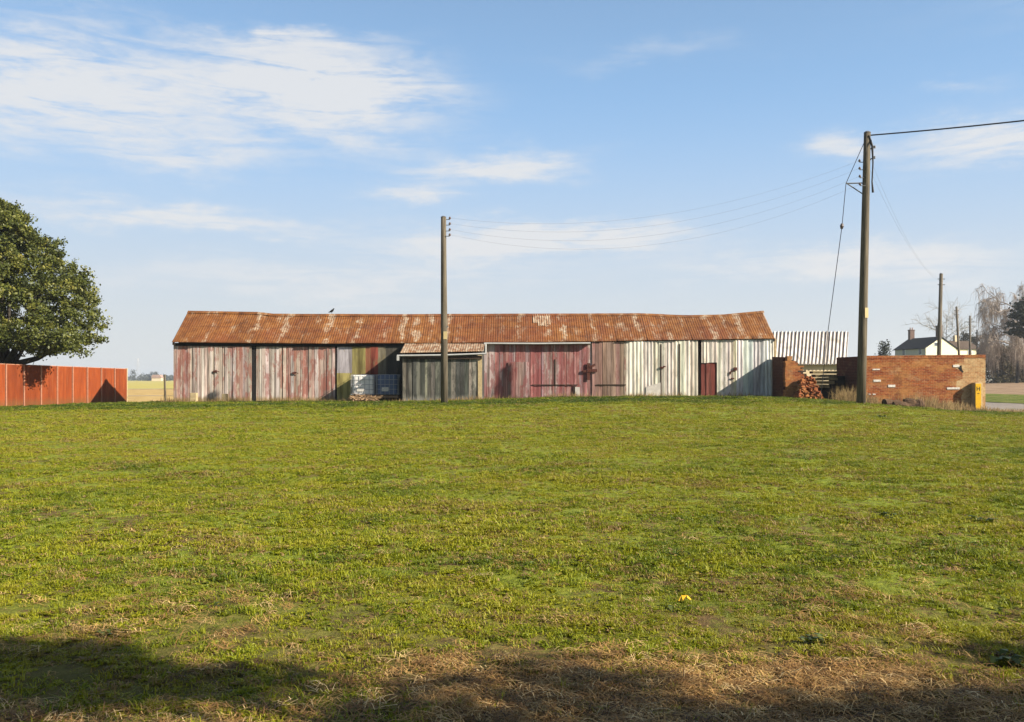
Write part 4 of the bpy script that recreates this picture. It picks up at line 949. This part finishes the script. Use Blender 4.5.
# bare weeping birch
def bare(name, label, px, py_top, Y, mat, seed, r0, depth, drop, split=4, spread=.55, weep=False, mr=.012, nl=9):
    rng = np.random.default_rng(seed); X = wx(px, Y); z0 = zgf(X, Y); H = wz(py_top, Y)-z0
    t = thing(name, label, 'tree', (X, Y, z0)); b = MB()
    trunk = [(X+.12*math.sin(k*1.3), Y, z0-.2+H*.8*k/6) for k in range(7)]; b.tube(trunk, list(np.linspace(r0, r0*.3, 7)), 8); b.build('trunk', M['bark'], t)
    b = MB(); tw = []
    for k in range(nl):
        s = trunk[1+k*5//nl+(1 if k*5//nl < 5 else 0)]; a = k*2.4+rng.random(); el = .9
        limb(b, s, (math.cos(a), math.sin(a), el), H*(.20 if weep else .26)*rng.uniform(.8, 1.2), r0*.42, depth, rng, tw, .35, split, drop, .7, spread, mr)
    limb(b, trunk[-1], (0, 0, 1), H*.14, r0*.3, depth-1, rng, tw, .35, split, drop, .7, spread, mr)
    if weep:
        for q in tw:
            L = rng.uniform(.8, 2.4); dx = rng.normal(0, .3, 2); b.tube([q, q+np.array((dx[0], dx[1], -.3*L)), q+np.array((dx[0]*1.3, dx[1]*1.3, -L))], [.017, .013, .009], 3, cap=False)
    b.build('crown', mat, t)
bare('birch_tree', 'bare grey weeping birch beside the dark pine', 1017, 291, 130, M['birchtwig'], 4, .24, 4, .30, 3, .62, True, nl=13, mr=.012)
bare('bare_tree', 'faint leafless tree standing behind the house roof', 946, 316, 230, M['twig'], 9, .2, 3, .05, 4, .6, nl=9, mr=.006)
bare('bare_tree', 'smaller leafless tree behind the right wing of the house', 964, 329, 230, M['twig'], 12, .16, 3, .05, 3, .6, nl=7, mr=.006)
# pine at the right edge
Y = 120; X = wx(1037, Y); z0 = zgf(X, Y); cl = []
for i in range(90):
    z = wz(rng.uniform(296, 338), Y); k = np.interp(z, [wz(345, Y), wz(330, Y), wz(312, Y), wz(295, Y)], [1.6, 3.2, 3.0, 1.0]); a = rng.uniform(0, 6.28); f = rng.random()**.5
    cl.append((X+math.cos(a)*k*f, Y+math.sin(a)*k*f, z, 1))
pine = leafmass('pine_tree', 'dark layered pine at the end of the brown hedge', 'tree', cl, M['conifer'], X, Y, .42, 75, (.55, .55, .22), rng, (wz(300, Y), .3))
# small conifer left of the house, brown trees right of it
Y = 150; X = wx(884.5, Y); cl = [(X+rng.normal(0, .45)*(1-k/26), Y+rng.normal(0, .4), zgf(X, Y)+.8+k*.225, 1) for k in range(27)]+[(X-.9, Y, 4.9, 1), (X+.9, Y, 4.7, 1), (X+1.0, Y, 4.4, 1), (X-1.2, Y, 4.3, 1)]
leafmass('conifer_tree', 'small dark conifer left of the slate roofed house', 'tree', cl, M['conifer'], X, Y, .35, 60, (.42, .42, .35), rng, (6, .15))
for px, pyt, Y, w, l in ((966, 334, 185, 2.2, 'brown twiggy tree rising over the low house wing'), (975, 338, 180, 2.6, 'broad brown tree right of the low house wing'), (983, 345, 170, 1.8, 'low brown bush-like tree at the end of the brick wall')):
    X = wx(px, Y); top = wz(pyt, Y); z0 = zgf(X, Y); cl = []
    for i in range(60):
        z = z0+.5+(top-z0-.5)*rng.random(); k = w*math.sin(min(1, (top-z)/(top-z0)*1.6+.15)*1.45); a = rng.uniform(0, 6.28); f = rng.random()**.5; cl.append((X+math.cos(a)*k*f, Y+math.sin(a)*k*f, z, 1))
    leafmass('brown_tree', l, 'tree', cl, M['brownleaf'], X, Y, .38, 45, (.45, .45, .4), rng, (top-1, .2), 'brown trees beside the house')
# hedge along the far edge of the ploughed field
cl = []
for i in range(2600):
    X = rng.uniform(74.5, 150); Yh = 138+rng.normal(0, .8); hgt = 4.6+1.0*float(fbm(X*.25, 0, 3))
    cl.append((X, Yh, zgf(X, Yh)+hgt*rng.random()**.8, 1))
C = np.concatenate([np.array(c[:3])+rng.normal(0, 1, (34, 3))*np.array((.55, .5, .4)) for c in cl])
tint = np.clip(.35+.5*(fbm(C[:, 0]*.12, C[:, 2]*.3, 8)-.3)+rng.normal(0, .15, len(C)), 0, 1)
tag(quadcloud('hedge', leafquads(C, .5, rng, .5), M['hedgeleaf'], None, tint), 'long brown winter hedge behind the ploughed field', 'hedge')

# distant things on the left skyline
FY = 760
for px, pyt, w, l in ((133, 371, 2.6, 'tall narrow far tree just past the end of the orange fence'), (142.5, 374.6, 4.5, 'low round tree on the far left skyline'), (148, 375.2, 4, 'flat topped bushy tree in the middle of the far skyline'), (152, 372.8, 2.4, 'dark pointed far tree left of the pink-roofed house'), (156, 372.6, 2.2, 'dark pointed far tree touching the pink-roofed house'), (164, 375.2, 3.5, 'dark far tree right of the pink-roofed house'), (170, 376.3, 4, 'low far tree nearest the left barn corner')):
    X = wx(px, FY); top = wz(pyt, FY); z0 = 0; cl = []
    for i in range(26):
        z = top*rng.random()**.8; k = w*math.sin(min(1, (top-z)/top*1.5+.15)*1.5); a = rng.uniform(0, 6.28); cl.append((X+math.cos(a)*k*rng.random()**.5, FY+math.sin(a)*k, z, 1))
    leafmass('far_tree', l, 'tree', cl, M['fartree'], X, FY, .9, 16, (.8, .8, .7), rng, (top*.6, .3), 'far trees on the left skyline')
X = wx(160.3, FY); hs = thing('far_house', 'tiny pink-roofed house on the far left skyline', 'house', (X, FY-6, 0))
b = MB(); b.box((X, FY-6, 1.4), (8, 5, 2.8)); b.build('wall', M['cream'], hs)
b = MB(); b.prism_xz([(X-4.4, 2.7), (X+4.4, 2.7), (X+3.2, 5.2), (X-3.2, 5.2)], FY-9, FY-3); b.build('roof', M['pinkroof'], hs)
cl = [];
C = []
for i in range(2600):
    X = rng.uniform(-1500, 1500); Yt = 1150+rng.normal(0, 15)+abs(X)*.0; h = 5*float(fbm(X*.02, 1, 6))*1.6; C.append(np.array((X, Yt, h*rng.random()))+rng.normal(0, 1, (7, 3))*np.array((5, 2, 1.2)))
C = np.concatenate(C); kind(quadcloud('treeline', leafquads(C, 4.2, rng, .6), M['fartree'], None, rng.random(len(C))), 'stuff')
# pylon, barely visible
X = wx(138.2, 1050); pyl = thing('electricity_pylon', 'faint lattice pylon on the far left skyline', 'pylon', (X, 1050, 0)); b = MB(); H = 26
for s in ((-1, -1), (1, -1), (1, 1), (-1, 1)): b.tube([(X+s[0]*2.6, 1050+s[1]*2.6, 0), (X+s[0]*.5, 1050+s[1]*.5, H)], .10, 4)
for k in range(7):
    a, c = 2.6-2.1*k/7, 2.6-2.1*(k+1)/7; z0, z1 = H*k/7, H*(k+1)/7; b.tube([(X-a, 1050-a, z0), (X+c, 1050-c, z1)], .06, 4); b.tube([(X+a, 1050-a, z0), (X-c, 1050-c, z1)], .06, 4)
b.build('tower', M['steel'], pyl)
for z, w in ((H*.68, 5), (H*.82, 4.2), (H*.95, 3.4)):
    b = MB(); b.tube([(X-w, 1050, z), (X, 1050, z+.8), (X+w, 1050, z)], .09, 4); b.build('cross_arm', M['steel'], pyl)

# ------------------------------------------------------------------ tree beside the viewer (its shade falls across the near grass)
SUN_AZ, SUN_EL = R(64), R(30)
SUN = np.array((math.sin(SUN_AZ)*math.cos(SUN_EL), -math.cos(SUN_AZ)*math.cos(SUN_EL), math.sin(SUN_EL)))
def lime_tree():
    rng = np.random.default_rng(33); X, Y = 9.5, -1.2; t = thing('roadside_tree', 'leafy tree overhanging the field beside the viewer', 'tree', (X, Y, 0))
    cl = []
    def add(x0, x1, y0, y1, n, s=.22, hr=(4.6, 7.6)):
        for i in range(n):
            gx, gy = rng.uniform(x0, x1), rng.uniform(y0, y1); h = rng.uniform(*hr); p = np.array((gx, gy, 0))+SUN*(h/SUN[2]); cl.append((*p, s))
    def band(cols, dens, sd, hr=(4.4, 7.2)):
        """foliage whose shade lies between two edges on the near grass"""
        c = np.array(cols, float); area = 0
        Yt, Yb_ = 1.6*F/(c[:, 1]-HORIZON), 1.6*F/(c[:, 2]-HORIZON)
        for k in range(len(c)-1):
            w_ = (c[k+1, 0]-c[k, 0])/F*4.8; n = int(dens*w_*(Yt[k]-Yb_[k]+Yt[k+1]-Yb_[k+1])/2+.5)
            for i in range(n):
                f = rng.random(); px = c[k, 0]+(c[k+1, 0]-c[k, 0])*f; a0 = Yb_[k]+(Yb_[k+1]-Yb_[k])*f; a1 = Yt[k]+(Yt[k+1]-Yt[k])*f; gy = a0+(a1-a0)*rng.random()
                h = rng.uniform(*hr); cl.append((*(np.array((wx(px, gy), gy, 0))+SUN*(h/SUN[2])), sd))
    band([(-60, 665, 735), (0, 655, 712), (40, 641, 708), (100, 648, 704), (150, 672, 698)], 105, .10); band([(150, 674, 696), (210, 674, 692), (300, 673, 686), (345, 676, 682)], 60, .08)
    band([(330, 722, 770), (400, 702, 765), (480, 682, 760), (570, 662, 760), (610, 676, 760), (650, 700, 765), (690, 722, 770)], 34, .10)
    band([(640, 735, 800), (700, 724, 800), (760, 714, 795), (850, 704, 790), (950, 698, 790), (1060, 690, 790)], 75, .08)
    add(2.85, 3.4, 4.95, 5.2, 16, .09); add(-4.5, 3.5, 1.2, 3.2, 260, .35, (4.2, 8.6)); add(-5, 3, -2.5, 1.2, 200, .4, (4.5, 9))
    b = MB(); b.tube([(X, Y, -.2), (X+.1, Y, 2), (X, Y+.1, 4.2)], [.34, .27, .22], 12)
    s = np.array((X, Y, 3.8)); idx = rng.choice(len(cl), 46, replace=False)
    for i in idx:
        e = np.array(cl[i][:3]); m = (s+e)/2+np.array((0, 0, .2)); b.tube([s+rng.normal(0, .1, 3), m, e], [.06, .035, .012], 5)
    b.build('trunk', M['bark'], t)
    Cs = np.concatenate([np.array(c[:3])+rng.normal(0, 1, (26, 3))*c[3]*1.25 for c in cl])
    quadcloud('crown', leafquads(Cs, .10, rng, .65), M['oakleaf'], t, np.clip(rng.normal(.5, .2, len(Cs)), 0, 1))
lime_tree()

# ------------------------------------------------------------------ grass, straw (scattered with geometry nodes inside one object each)
def tuft(rng, n, rad, h0, h1, w, lean):
    V, Fc = [], []
    for i in range(n):
        a = rng.uniform(0, 6.283); r = rad*math.sqrt(rng.random()); bx, by = r*math.cos(a), r*math.sin(a)
        th = rng.uniform(0, 6.283); h = rng.uniform(h0, h1); l = abs(rng.normal(0, lean)); ux, uy = math.cos(th), math.sin(th); sx, sy = -uy*w, ux*w
        k = len(V); V += [(bx-sx, by-sy, -.006), (bx+sx, by+sy, -.006), (bx+ux*l*h*.4+sx*.8, by+uy*l*h*.4+sy*.8, h*.6), (bx+ux*l*h*.4-sx*.8, by+uy*l*h*.4-sy*.8, h*.6), (bx+ux*l*h*1.1, by+uy*l*h*1.1, h*(1-.25*min(1, l)))]
        Fc += [(k, k+1, k+2, k+3), (k+3, k+2, k+4)]
    return V, Fc
def rosette(rng, n, L, w):
    V, Fc = [], []
    for i in range(n):
        th = i*2.4+rng.random()*.5; ux, uy = math.cos(th), math.sin(th); l = L*rng.uniform(.6, 1.1); sx, sy = -uy*w*l, ux*w*l; k = len(V); up = rng.uniform(.1, .5)
        V += [(0, 0, 0), (ux*l*.5+sx, uy*l*.5+sy, l*up), (ux*l, uy*l, l*up*.8), (ux*l*.5-sx, uy*l*.5-sy, l*up)]; Fc.append((k, k+1, k+2, k+3))
    return V, Fc
def litter(rng, n, rad):
    V, Fc = [], []
    for i in range(n):
        a = rng.uniform(0, 6.283); r = rad*math.sqrt(rng.random()); c = np.array((r*math.cos(a), r*math.sin(a), rng.uniform(.006, .02))); th = rng.uniform(0, 6.283); L = rng.uniform(.008, .022); t = rng.normal(0, .35)
        d = np.array((math.cos(th), math.sin(th), t))*L; q = np.array((-math.sin(th), math.cos(th), rng.normal(0, .3)))*L*.55; k = len(V); V += [tuple(c-d), tuple(c+q), tuple(c+d), tuple(c-q)]; Fc.append((k, k+1, k+2, k+3))
    return V, Fc
def strawv(rng, n, rad):
    V, Fc = [], []
    for i in range(n):
        a = rng.uniform(0, 6.283); r = rad*math.sqrt(rng.random()); c = np.array((r*math.cos(a), r*math.sin(a), rng.uniform(.002, .022))); th = rng.uniform(0, 6.283); L = rng.uniform(.012, .055); w = rng.uniform(.001, .0024)
        d = np.array((math.cos(th), math.sin(th), rng.normal(0, .18)))*L; s = np.array((-math.sin(th), math.cos(th), 0))*w; bend = np.array((0, 0, rng.uniform(0, .012))); k = len(V)
        V += [tuple(c-d-s), tuple(c-d+s), tuple(c+bend+s), tuple(c+bend-s), tuple(c+d+s*.6), tuple(c+d-s*.6)]; Fc += [(k, k+1, k+2, k+3), (k+3, k+2, k+4, k+5)]
    return V, Fc
def scatter(name, protos, P, rot, scl, pick, tint, mat):
    V, Fc, var = [], [], []
    for i, (v, f) in enumerate(protos):
        k = len(V); V += v; Fc += [tuple(a+k for a in q) for q in f]; var += [i]*len(v)
    nv_ = len(V); n = len(P); me = bpy.data.meshes.new(name)
    me.from_pydata(V+[tuple(p) for p in P.tolist()], [], Fc); me.update()
    def addf(nm, typ, head, data, key='value'):
        a = me.attributes.new(nm, typ, 'POINT'); a.data.foreach_set(key, np.concatenate([head, data]).astype(np.int32 if typ == 'INT' else np.float32).ravel())
    addf('variant', 'INT', np.array(var), np.full(n, -1)); addf('pick', 'INT', np.zeros(nv_), pick); addf('tint', 'FLOAT', np.zeros(nv_), tint); addf('size', 'FLOAT', np.ones(nv_), scl)
    addf('turn', 'FLOAT_VECTOR', np.zeros((nv_, 3)), rot, 'vector')
    me.materials.append(mat); o = bpy.data.objects.new(name, me); COL.objects.link(o)
    ng = bpy.data.node_groups.new(name+'_scatter', 'GeometryNodeTree')
    ng.interface.new_socket('Geometry', in_out='INPUT', socket_type='NodeSocketGeometry'); ng.interface.new_socket('Geometry', in_out='OUTPUT', socket_type='NodeSocketGeometry')
    N = ng.nodes.new; Lk = ng.links.new; gi = N('NodeGroupInput'); go = N('NodeGroupOutput')
    def named(nm, typ): x = N('GeometryNodeInputNamedAttribute'); x.data_type = typ; x.inputs['Name'].default_value = nm; return [s for s in x.outputs if s.enabled and s.name == 'Attribute'][0]
    va = named('variant', 'INT')
    def sepg(k):
        c = N('FunctionNodeCompare'); c.data_type = 'INT'; c.operation = 'EQUAL'; ins = [s for s in c.inputs if s.enabled]; Lk(va, ins[0]); ins[1].default_value = k
        s = N('GeometryNodeSeparateGeometry'); s.domain = 'POINT'; Lk(gi.outputs[0], s.inputs[0]); Lk(c.outputs[0], s.inputs['Selection']); return s.outputs[0]
    g2i = N('GeometryNodeGeometryToInstance')
    for k in reversed(range(len(protos))): Lk(sepg(k), g2i.inputs[0])
    iop = N('GeometryNodeInstanceOnPoints'); Lk(sepg(-1), iop.inputs['Points']); Lk(g2i.outputs[0], iop.inputs['Instance']); iop.inputs['Pick Instance'].default_value = True
    Lk(named('pick', 'INT'), iop.inputs['Instance Index']); 
    e2r = N('FunctionNodeEulerToRotation'); Lk(named('turn', 'FLOAT_VECTOR'), e2r.inputs[0]); Lk(e2r.outputs[0], iop.inputs['Rotation'])
    Lk(named('size', 'FLOAT'), iop.inputs['Scale']); Lk(iop.outputs[0], go.inputs[0])
    md = o.modifiers.new('scatter', 'NODES'); md.node_group = ng
    return kind(o, 'stuff')

rng = np.random.default_rng(11)
protos = [tuft(rng, 12, .045, .010, .027, .0032, 1.5) for _ in range(5)]+[tuft(rng, 8, .05, .008, .022, .004, 1.6) for _ in range(2)]+[rosette(rng, 8, .036, .26), rosette(rng, 10, .03, .34)]+[tuft(rng, 14, .045, .025, .05, .0032, 1.1) for _ in range(2)]+[litter(rng, 6, .05) for _ in range(2)]
def strawzone(x, y):
    """bare thatch where the mower dumped: near right foreground and scattered worn patches"""
    a = sstep(5.35, 4.75, y+.25*(fbm(x*2, y*2, 41)-.5)*2)*sstep(-1.2, .1, x)*sstep(3.4, 2.4, x+.6*(y-4))
    b_ = sstep(.60, .70, fbm(x*.9, y*.9, 51))*sstep(8, 4, y)*.3
    c_ = sstep(4.5, 4.2, y)*.45
    return np.clip(np.maximum(np.maximum(a, b_), c_), 0, 1)
PT, TN, SZ, PK = [], [], [], []
def zone(y0, y1, dens, s0, s1):
    area_w = 1.2*(y0+y1)/2+9; n = int(dens*area_w*(y1-y0)); y = rng.uniform(y0, y1, n); x = rng.uniform(-.5, .5, n)*(1.2*y+9)
    dry = fbm(x*.55, y*.8, 61); fine = fbm(x*2.6, y*2.6, 71); sz = strawzone(x, y)
    keep = rng.random(n) < np.clip(.25+2.2*(fbm(x*1.9, y*1.9, 81, 4)-.33), .14, 1)*(1-.86*sz)
    bank = sstep(33.5, 38.5, y)
    keep &= (x < 23.6)
    t = .52+.55*(dry-.5)+.5*(fine-.5)+rng.normal(0, .085, n)-.25*sz+.27*bank-.10*sstep(14, 26, y)*(1-bank)-.05*sstep(9,5,y)*0
    t = np.where(rng.random(n) < .035*(1-bank), rng.uniform(0, .2, n), t)
    t = np.where((rng.random(n) < .5*sstep(.56, .68, fbm(x*1.1, y*1.7, 121))*(1-bank)), rng.uniform(.02, .25, n), t)
    # strips left by the mower and mossier yellow stripes further out
    t += .10*(fbm(x*.08, y*.55, 91)-.5)*2*sstep(12, 20, y)
    s = rng.uniform(s0, s1, n)*(1+.35*bank)*(.55+1.0*fbm(x*.9, y*.9, 101))
    pk = rng.choice(len(protos), n, p=[.09]*5+[.055]*2+[.155, .155]+[.0325]*2+[.0325]*2)
    t = np.where(pk >= len(protos)-2, rng.uniform(0, .17, n), t)
    x, y, t, s, pk = x[keep], y[keep], t[keep], s[keep], pk[keep]
    PT.append(np.stack([x, y, zsurf(x, y)], 1)); TN.append(np.clip(t, 0, 1)); SZ.append(s); PK.append(pk)
zone(2.2, 7, 1900, .6, 1.1); zone(7, 12, 1000, .8, 1.3); zone(12, 22, 620, .8, 1.35); zone(22, 47.2, 230, 1.1, 1.8)
PT = np.concatenate(PT); TN = np.concatenate(TN); SZ = np.concatenate(SZ); PK = np.concatenate(PK); n = len(PT)
inside = (PT[:, 1] > 42.9) & (PT[:, 0] > -5.3) & (PT[:, 0] < -1.4) | (PT[:, 1] > 44.6) & (PT[:, 0] > -17.3) & (PT[:, 0] < 13.3) | (PT[:, 1] > 41.9) & (PT[:, 0] > 16.5) & (PT[:, 0] < 22.6)
k = ~inside
ROT = np.stack([rng.normal(0, .12, n), rng.normal(0, .12, n), rng.uniform(0, 6.283, n)], 1)
scatter('grass', protos, PT[k], ROT[k], SZ[k], PK[k], TN[k], M['grass'])
sp = [strawv(rng, 16, .075) for _ in range(6)]
n = 62000; y = rng.uniform(2.2, 9.5, n)**1.0; x = rng.uniform(-.5, .5, n)*(1.2*y+7); k = rng.random(n) < np.clip(strawzone(x, y)*.95+.018, 0, 1); x, y = x[k], y[k]; n = len(x)
scatter('straw_litter', sp, np.stack([x, y, zsurf(x, y)+.003], 1), np.stack([rng.normal(0, .1, n), rng.normal(0, .1, n), rng.uniform(0, 6.28, n)], 1), rng.uniform(.7, 1.25, n), rng.integers(0, 6, n), np.clip(rng.normal(.46, .27, n), 0, 1), M['straw'])

# dock plants standing out of the turf, one yellow leaf
def dock(px, py, sc, label, i):
    Y = 1.6*F/(py-HORIZON)
    for _ in range(6): Y = (EYE-zgf(wx(px, Y), Y))*F/(py-HORIZON)
    X = wx(px, Y); z = float(zsurf(X, Y)); r = np.random.default_rng(100+i); Q = []
    for k in range(int(11+9*r.random())):
        th = r.uniform(0, 6.28); L = sc*r.uniform(.6, 1.2); up = r.uniform(.25, 1.1); o_ = np.array((X+r.normal(0, sc*.25), Y+r.normal(0, sc*.25), z-.01)); d = np.array((math.cos(th), math.sin(th), up))*L*.6; s = np.array((-math.sin(th), math.cos(th), 0))*L*.16
        m = o_+d*.6; e = o_+d+np.array((0, 0, -L*.25)); Q += [np.stack([o_-s*.2, o_+s*.2, m+s, m-s]), np.stack([m-s, m+s, e+s*.15, e-s*.15])]
    Q = np.array(Q); o = quadcloud('dock_plant', Q, M['dock'], None, r.random(len(Q))); tag(o, label, 'weed', 'dock plants in the field')
dock(888, 519, .2, 'wide dark dock plant in the right half of the field, left one of two', 0)
dock(984, 522, .2, 'dark dock plant near the right edge of the field', 1)
dock(677, 611, .11, 'dark low dock plant beside the single yellow leaf', 2)
dock(205, 609, .10, 'dark dock plant in the left near field just above the tree shade', 3)
dock(815, 641, .13, 'dark green tuft in the grass above the dry straw', 4)
dock(1016, 662, .2, 'dark dock plant at the right edge by the straw', 5)
dock(880, 411, .3, 'dark weed clump in front of the rotten logs', 6)
dock(110, 634, .11, 'dark weed at the edge of the tree shade on the left', 7)
Y = 1.6*F/(606.5-HORIZON); X = wx(685, Y); z = float(zsurf(X, Y))+.02
b = MB(); b.grid([[(X-.04, Y, z), (X-.018, Y-.022, z+.008), (X+.012, Y-.016, z+.03), (X+.042, Y, z+.006)], [(X-.045, Y+.002, z+.003), (X-.02, Y+.03, z+.034), (X+.02, Y+.03, z+.036), (X+.045, Y+.002, z+.013)]])
ylm = plain('yellow_leaf', lin(206, 158, 36), .6, .3, 30)
tag(b.build('fallen_leaf', ylm), 'single bright yellow fallen leaf lying in the grass', 'leaf')

# ------------------------------------------------------------------ light, sky
sun = bpy.data.lights.new('sun', 'SUN'); sun.energy = 5.0; sun.angle = R(.53); sun.color = (1, .925, .80)
so = bpy.data.objects.new('sun', sun); COL.objects.link(so)
from mathutils import Vector
so.rotation_euler = Vector(SUN).to_track_quat('Z', 'Y').to_euler(); so.location = (20, -20, 30)
w = bpy.data.worlds.new('World'); scene.world = w; w.use_nodes = True
class WG(G):
    def __init__(s, nt): s.nt = nt; s._o = None
g = WG(w.node_tree); bg = w.node_tree.nodes['Background']
sky = g.n('ShaderNodeTexSky', sky_type='NISHITA', sun_disc=False); sky.sun_elevation = SUN_EL; sky.sun_rotation = math.atan2(SUN[0], SUN[1])
sky.altitude = 0; sky.air_density = 1.0; sky.dust_density = .5; sky.ozone_density = 1.6
d = g.n('ShaderNodeTexCoord').outputs['Generated']; x, y, z = g.sep(d)
az = g.math('MULTIPLY', g.math('ARCTAN2', x, y), 180/math.pi); el = g.math('MULTIPLY', g.math('ARCSINE', z), 180/math.pi)
dv = g.comb(az, el, 0)
warp = g.noise(g.mapv(dv, (.10, .32, 1)), 1, 4, .6)
azw = g.math('ADD', az, g.math('MULTIPLY_ADD', warp, 9, -4.5)); elw = g.math('ADD', el, g.math('MULTIPLY_ADD', g.noise(g.mapv(dv, (.13, .25, 1), (5, 2, 0)), 1, 5, .62), 5, -2.5))
def blob(a0, e0, ra, re, amp, tilt=0):
    da = g.math('MULTIPLY', g.math('SUBTRACT', azw, a0), 1/ra); de = g.math('MULTIPLY', g.math('SUBTRACT', g.math('SUBTRACT', elw, e0), g.math('MULTIPLY', g.math('SUBTRACT', az, a0), tilt)), 1/re)
    r2 = g.math('ADD', g.math('MULTIPLY', da, da), g.math('MULTIPLY', de, de)); return g.math('MULTIPLY', g.math('EXPONENT', g.math('MULTIPLY', r2, -1)), amp)
bl = [blob(-12.2, 17.6, 7.4, 2.7, 1.25, -.02), blob(-14, 20.6, 7, .7, .45, .05), blob(-27.5, 16.2, 8.5, 3.3, .95), blob(-19, 13.4, 6, 1.2, .45), blob(-20, 9.8, 9, .9, .95), blob(-1.0, 13.6, 5.5, 1.1, .95, .08), blob(2, 8.8, 9, 1.2, 1.4, .04), blob(29, 13.4, 5.5, 1.5, 1.0, .15), blob(20.5, 13.9, 2.4, 1.0, .7), blob(21, 6.9, 9, 1.3, 1.0, .02), blob(-12, 6, 16, 1.5, .6), blob(-6, 11.6, 3.5, .7, .7), blob(8, 20, 6, .9, .3), blob(26.5, 16.2, 1.6, .4, .3), blob(60, 22, 25, 6, .8), blob(-70, 20, 25, 6, .8), blob(150, 30, 60, 12, .7)]
m = bl[0]
for q in bl[1:]: m = g.math('ADD', m, q)
wisp = g.noise(g.mapv(dv, (.13, 1.0, 1), (2, 7, 0), (0, 0, .10)), 1, 8, .62, .8)
wisp2 = g.noise(g.mapv(dv, (.5, 1.9, 1), (0, 3, 0), (0, 0, -.16)), 1, 6, .65, .5)
tex = g.math('ADD', g.math('MULTIPLY', wisp, .7), g.math('MULTIPLY', wisp2, .3))
mask = g.rng(g.math('MULTIPLY', m, g.rng(tex, .25, .66, .18, 1.3)), .04, 1.0, 0, .9)
front = g.rng(y, -.15, .55)
veil = g.math('MULTIPLY', g.rng(el, 19, -1.5, 0, 1.0), front)
cloud = (5.8, 5.85, 5.95, 1)
base = sky.outputs[0]
hz = g.mix(g.math('MULTIPLY', g.rng(el, 38, 4, .15, .95), front), base, (2.5, 4.35, 6.9, 1)); c1 = g.mix(veil, hz, (5.35, 5.5, 5.4, 1)); c2 = g.mix(mask, c1, cloud)
g.set(bg.inputs['Color'], c2); bg.inputs['Strength'].default_value = .06

# thin air over the fen: far things pale a little
b = MB(); b.box((0, 2050, 14), (7400, 5200, 32)); hv = b.build('haze', None); hm = bpy.data.materials.new('thin_air'); hm.use_nodes = True; nt = hm.node_tree
nt.nodes.remove(nt.nodes['Principled BSDF']); pv = nt.nodes.new('ShaderNodeVolumePrincipled'); pv.inputs['Color'].default_value = (.88, .93, 1, 1); pv.inputs['Density'].default_value = .0003; pv.inputs['Anisotropy'].default_value = .2
nt.links.new(pv.outputs[0], nt.nodes['Material Output'].inputs['Volume']); hv.data.materials.append(hm); kind(hv, 'stuff')

# ------------------------------------------------------------------ camera, render
cam = bpy.data.cameras.new('camera'); co = bpy.data.objects.new('camera', cam); COL.objects.link(co)
co.location = (0, 0, EYE); co.rotation_euler = (math.pi/2, 0, 0); cam.sensor_width = 36; cam.lens = 36*F/1024; cam.shift_y = (HORIZON-361)/1024
cam.clip_end = 9000; cam.clip_start = .05; scene.camera = co
scene.render.resolution_x, scene.render.resolution_y = 1024, 722
vs = scene.view_settings; scene.display_settings.display_device = 'sRGB'; vs.view_transform = 'Standard'; vs.look = 'None'; vs.gamma = 1; vs.exposure = 1.2; vs.use_curve_mapping = False
scene.cycles.max_bounces = 6; scene.cycles.diffuse_bounces = 3; scene.cycles.transparent_max_bounces = 4
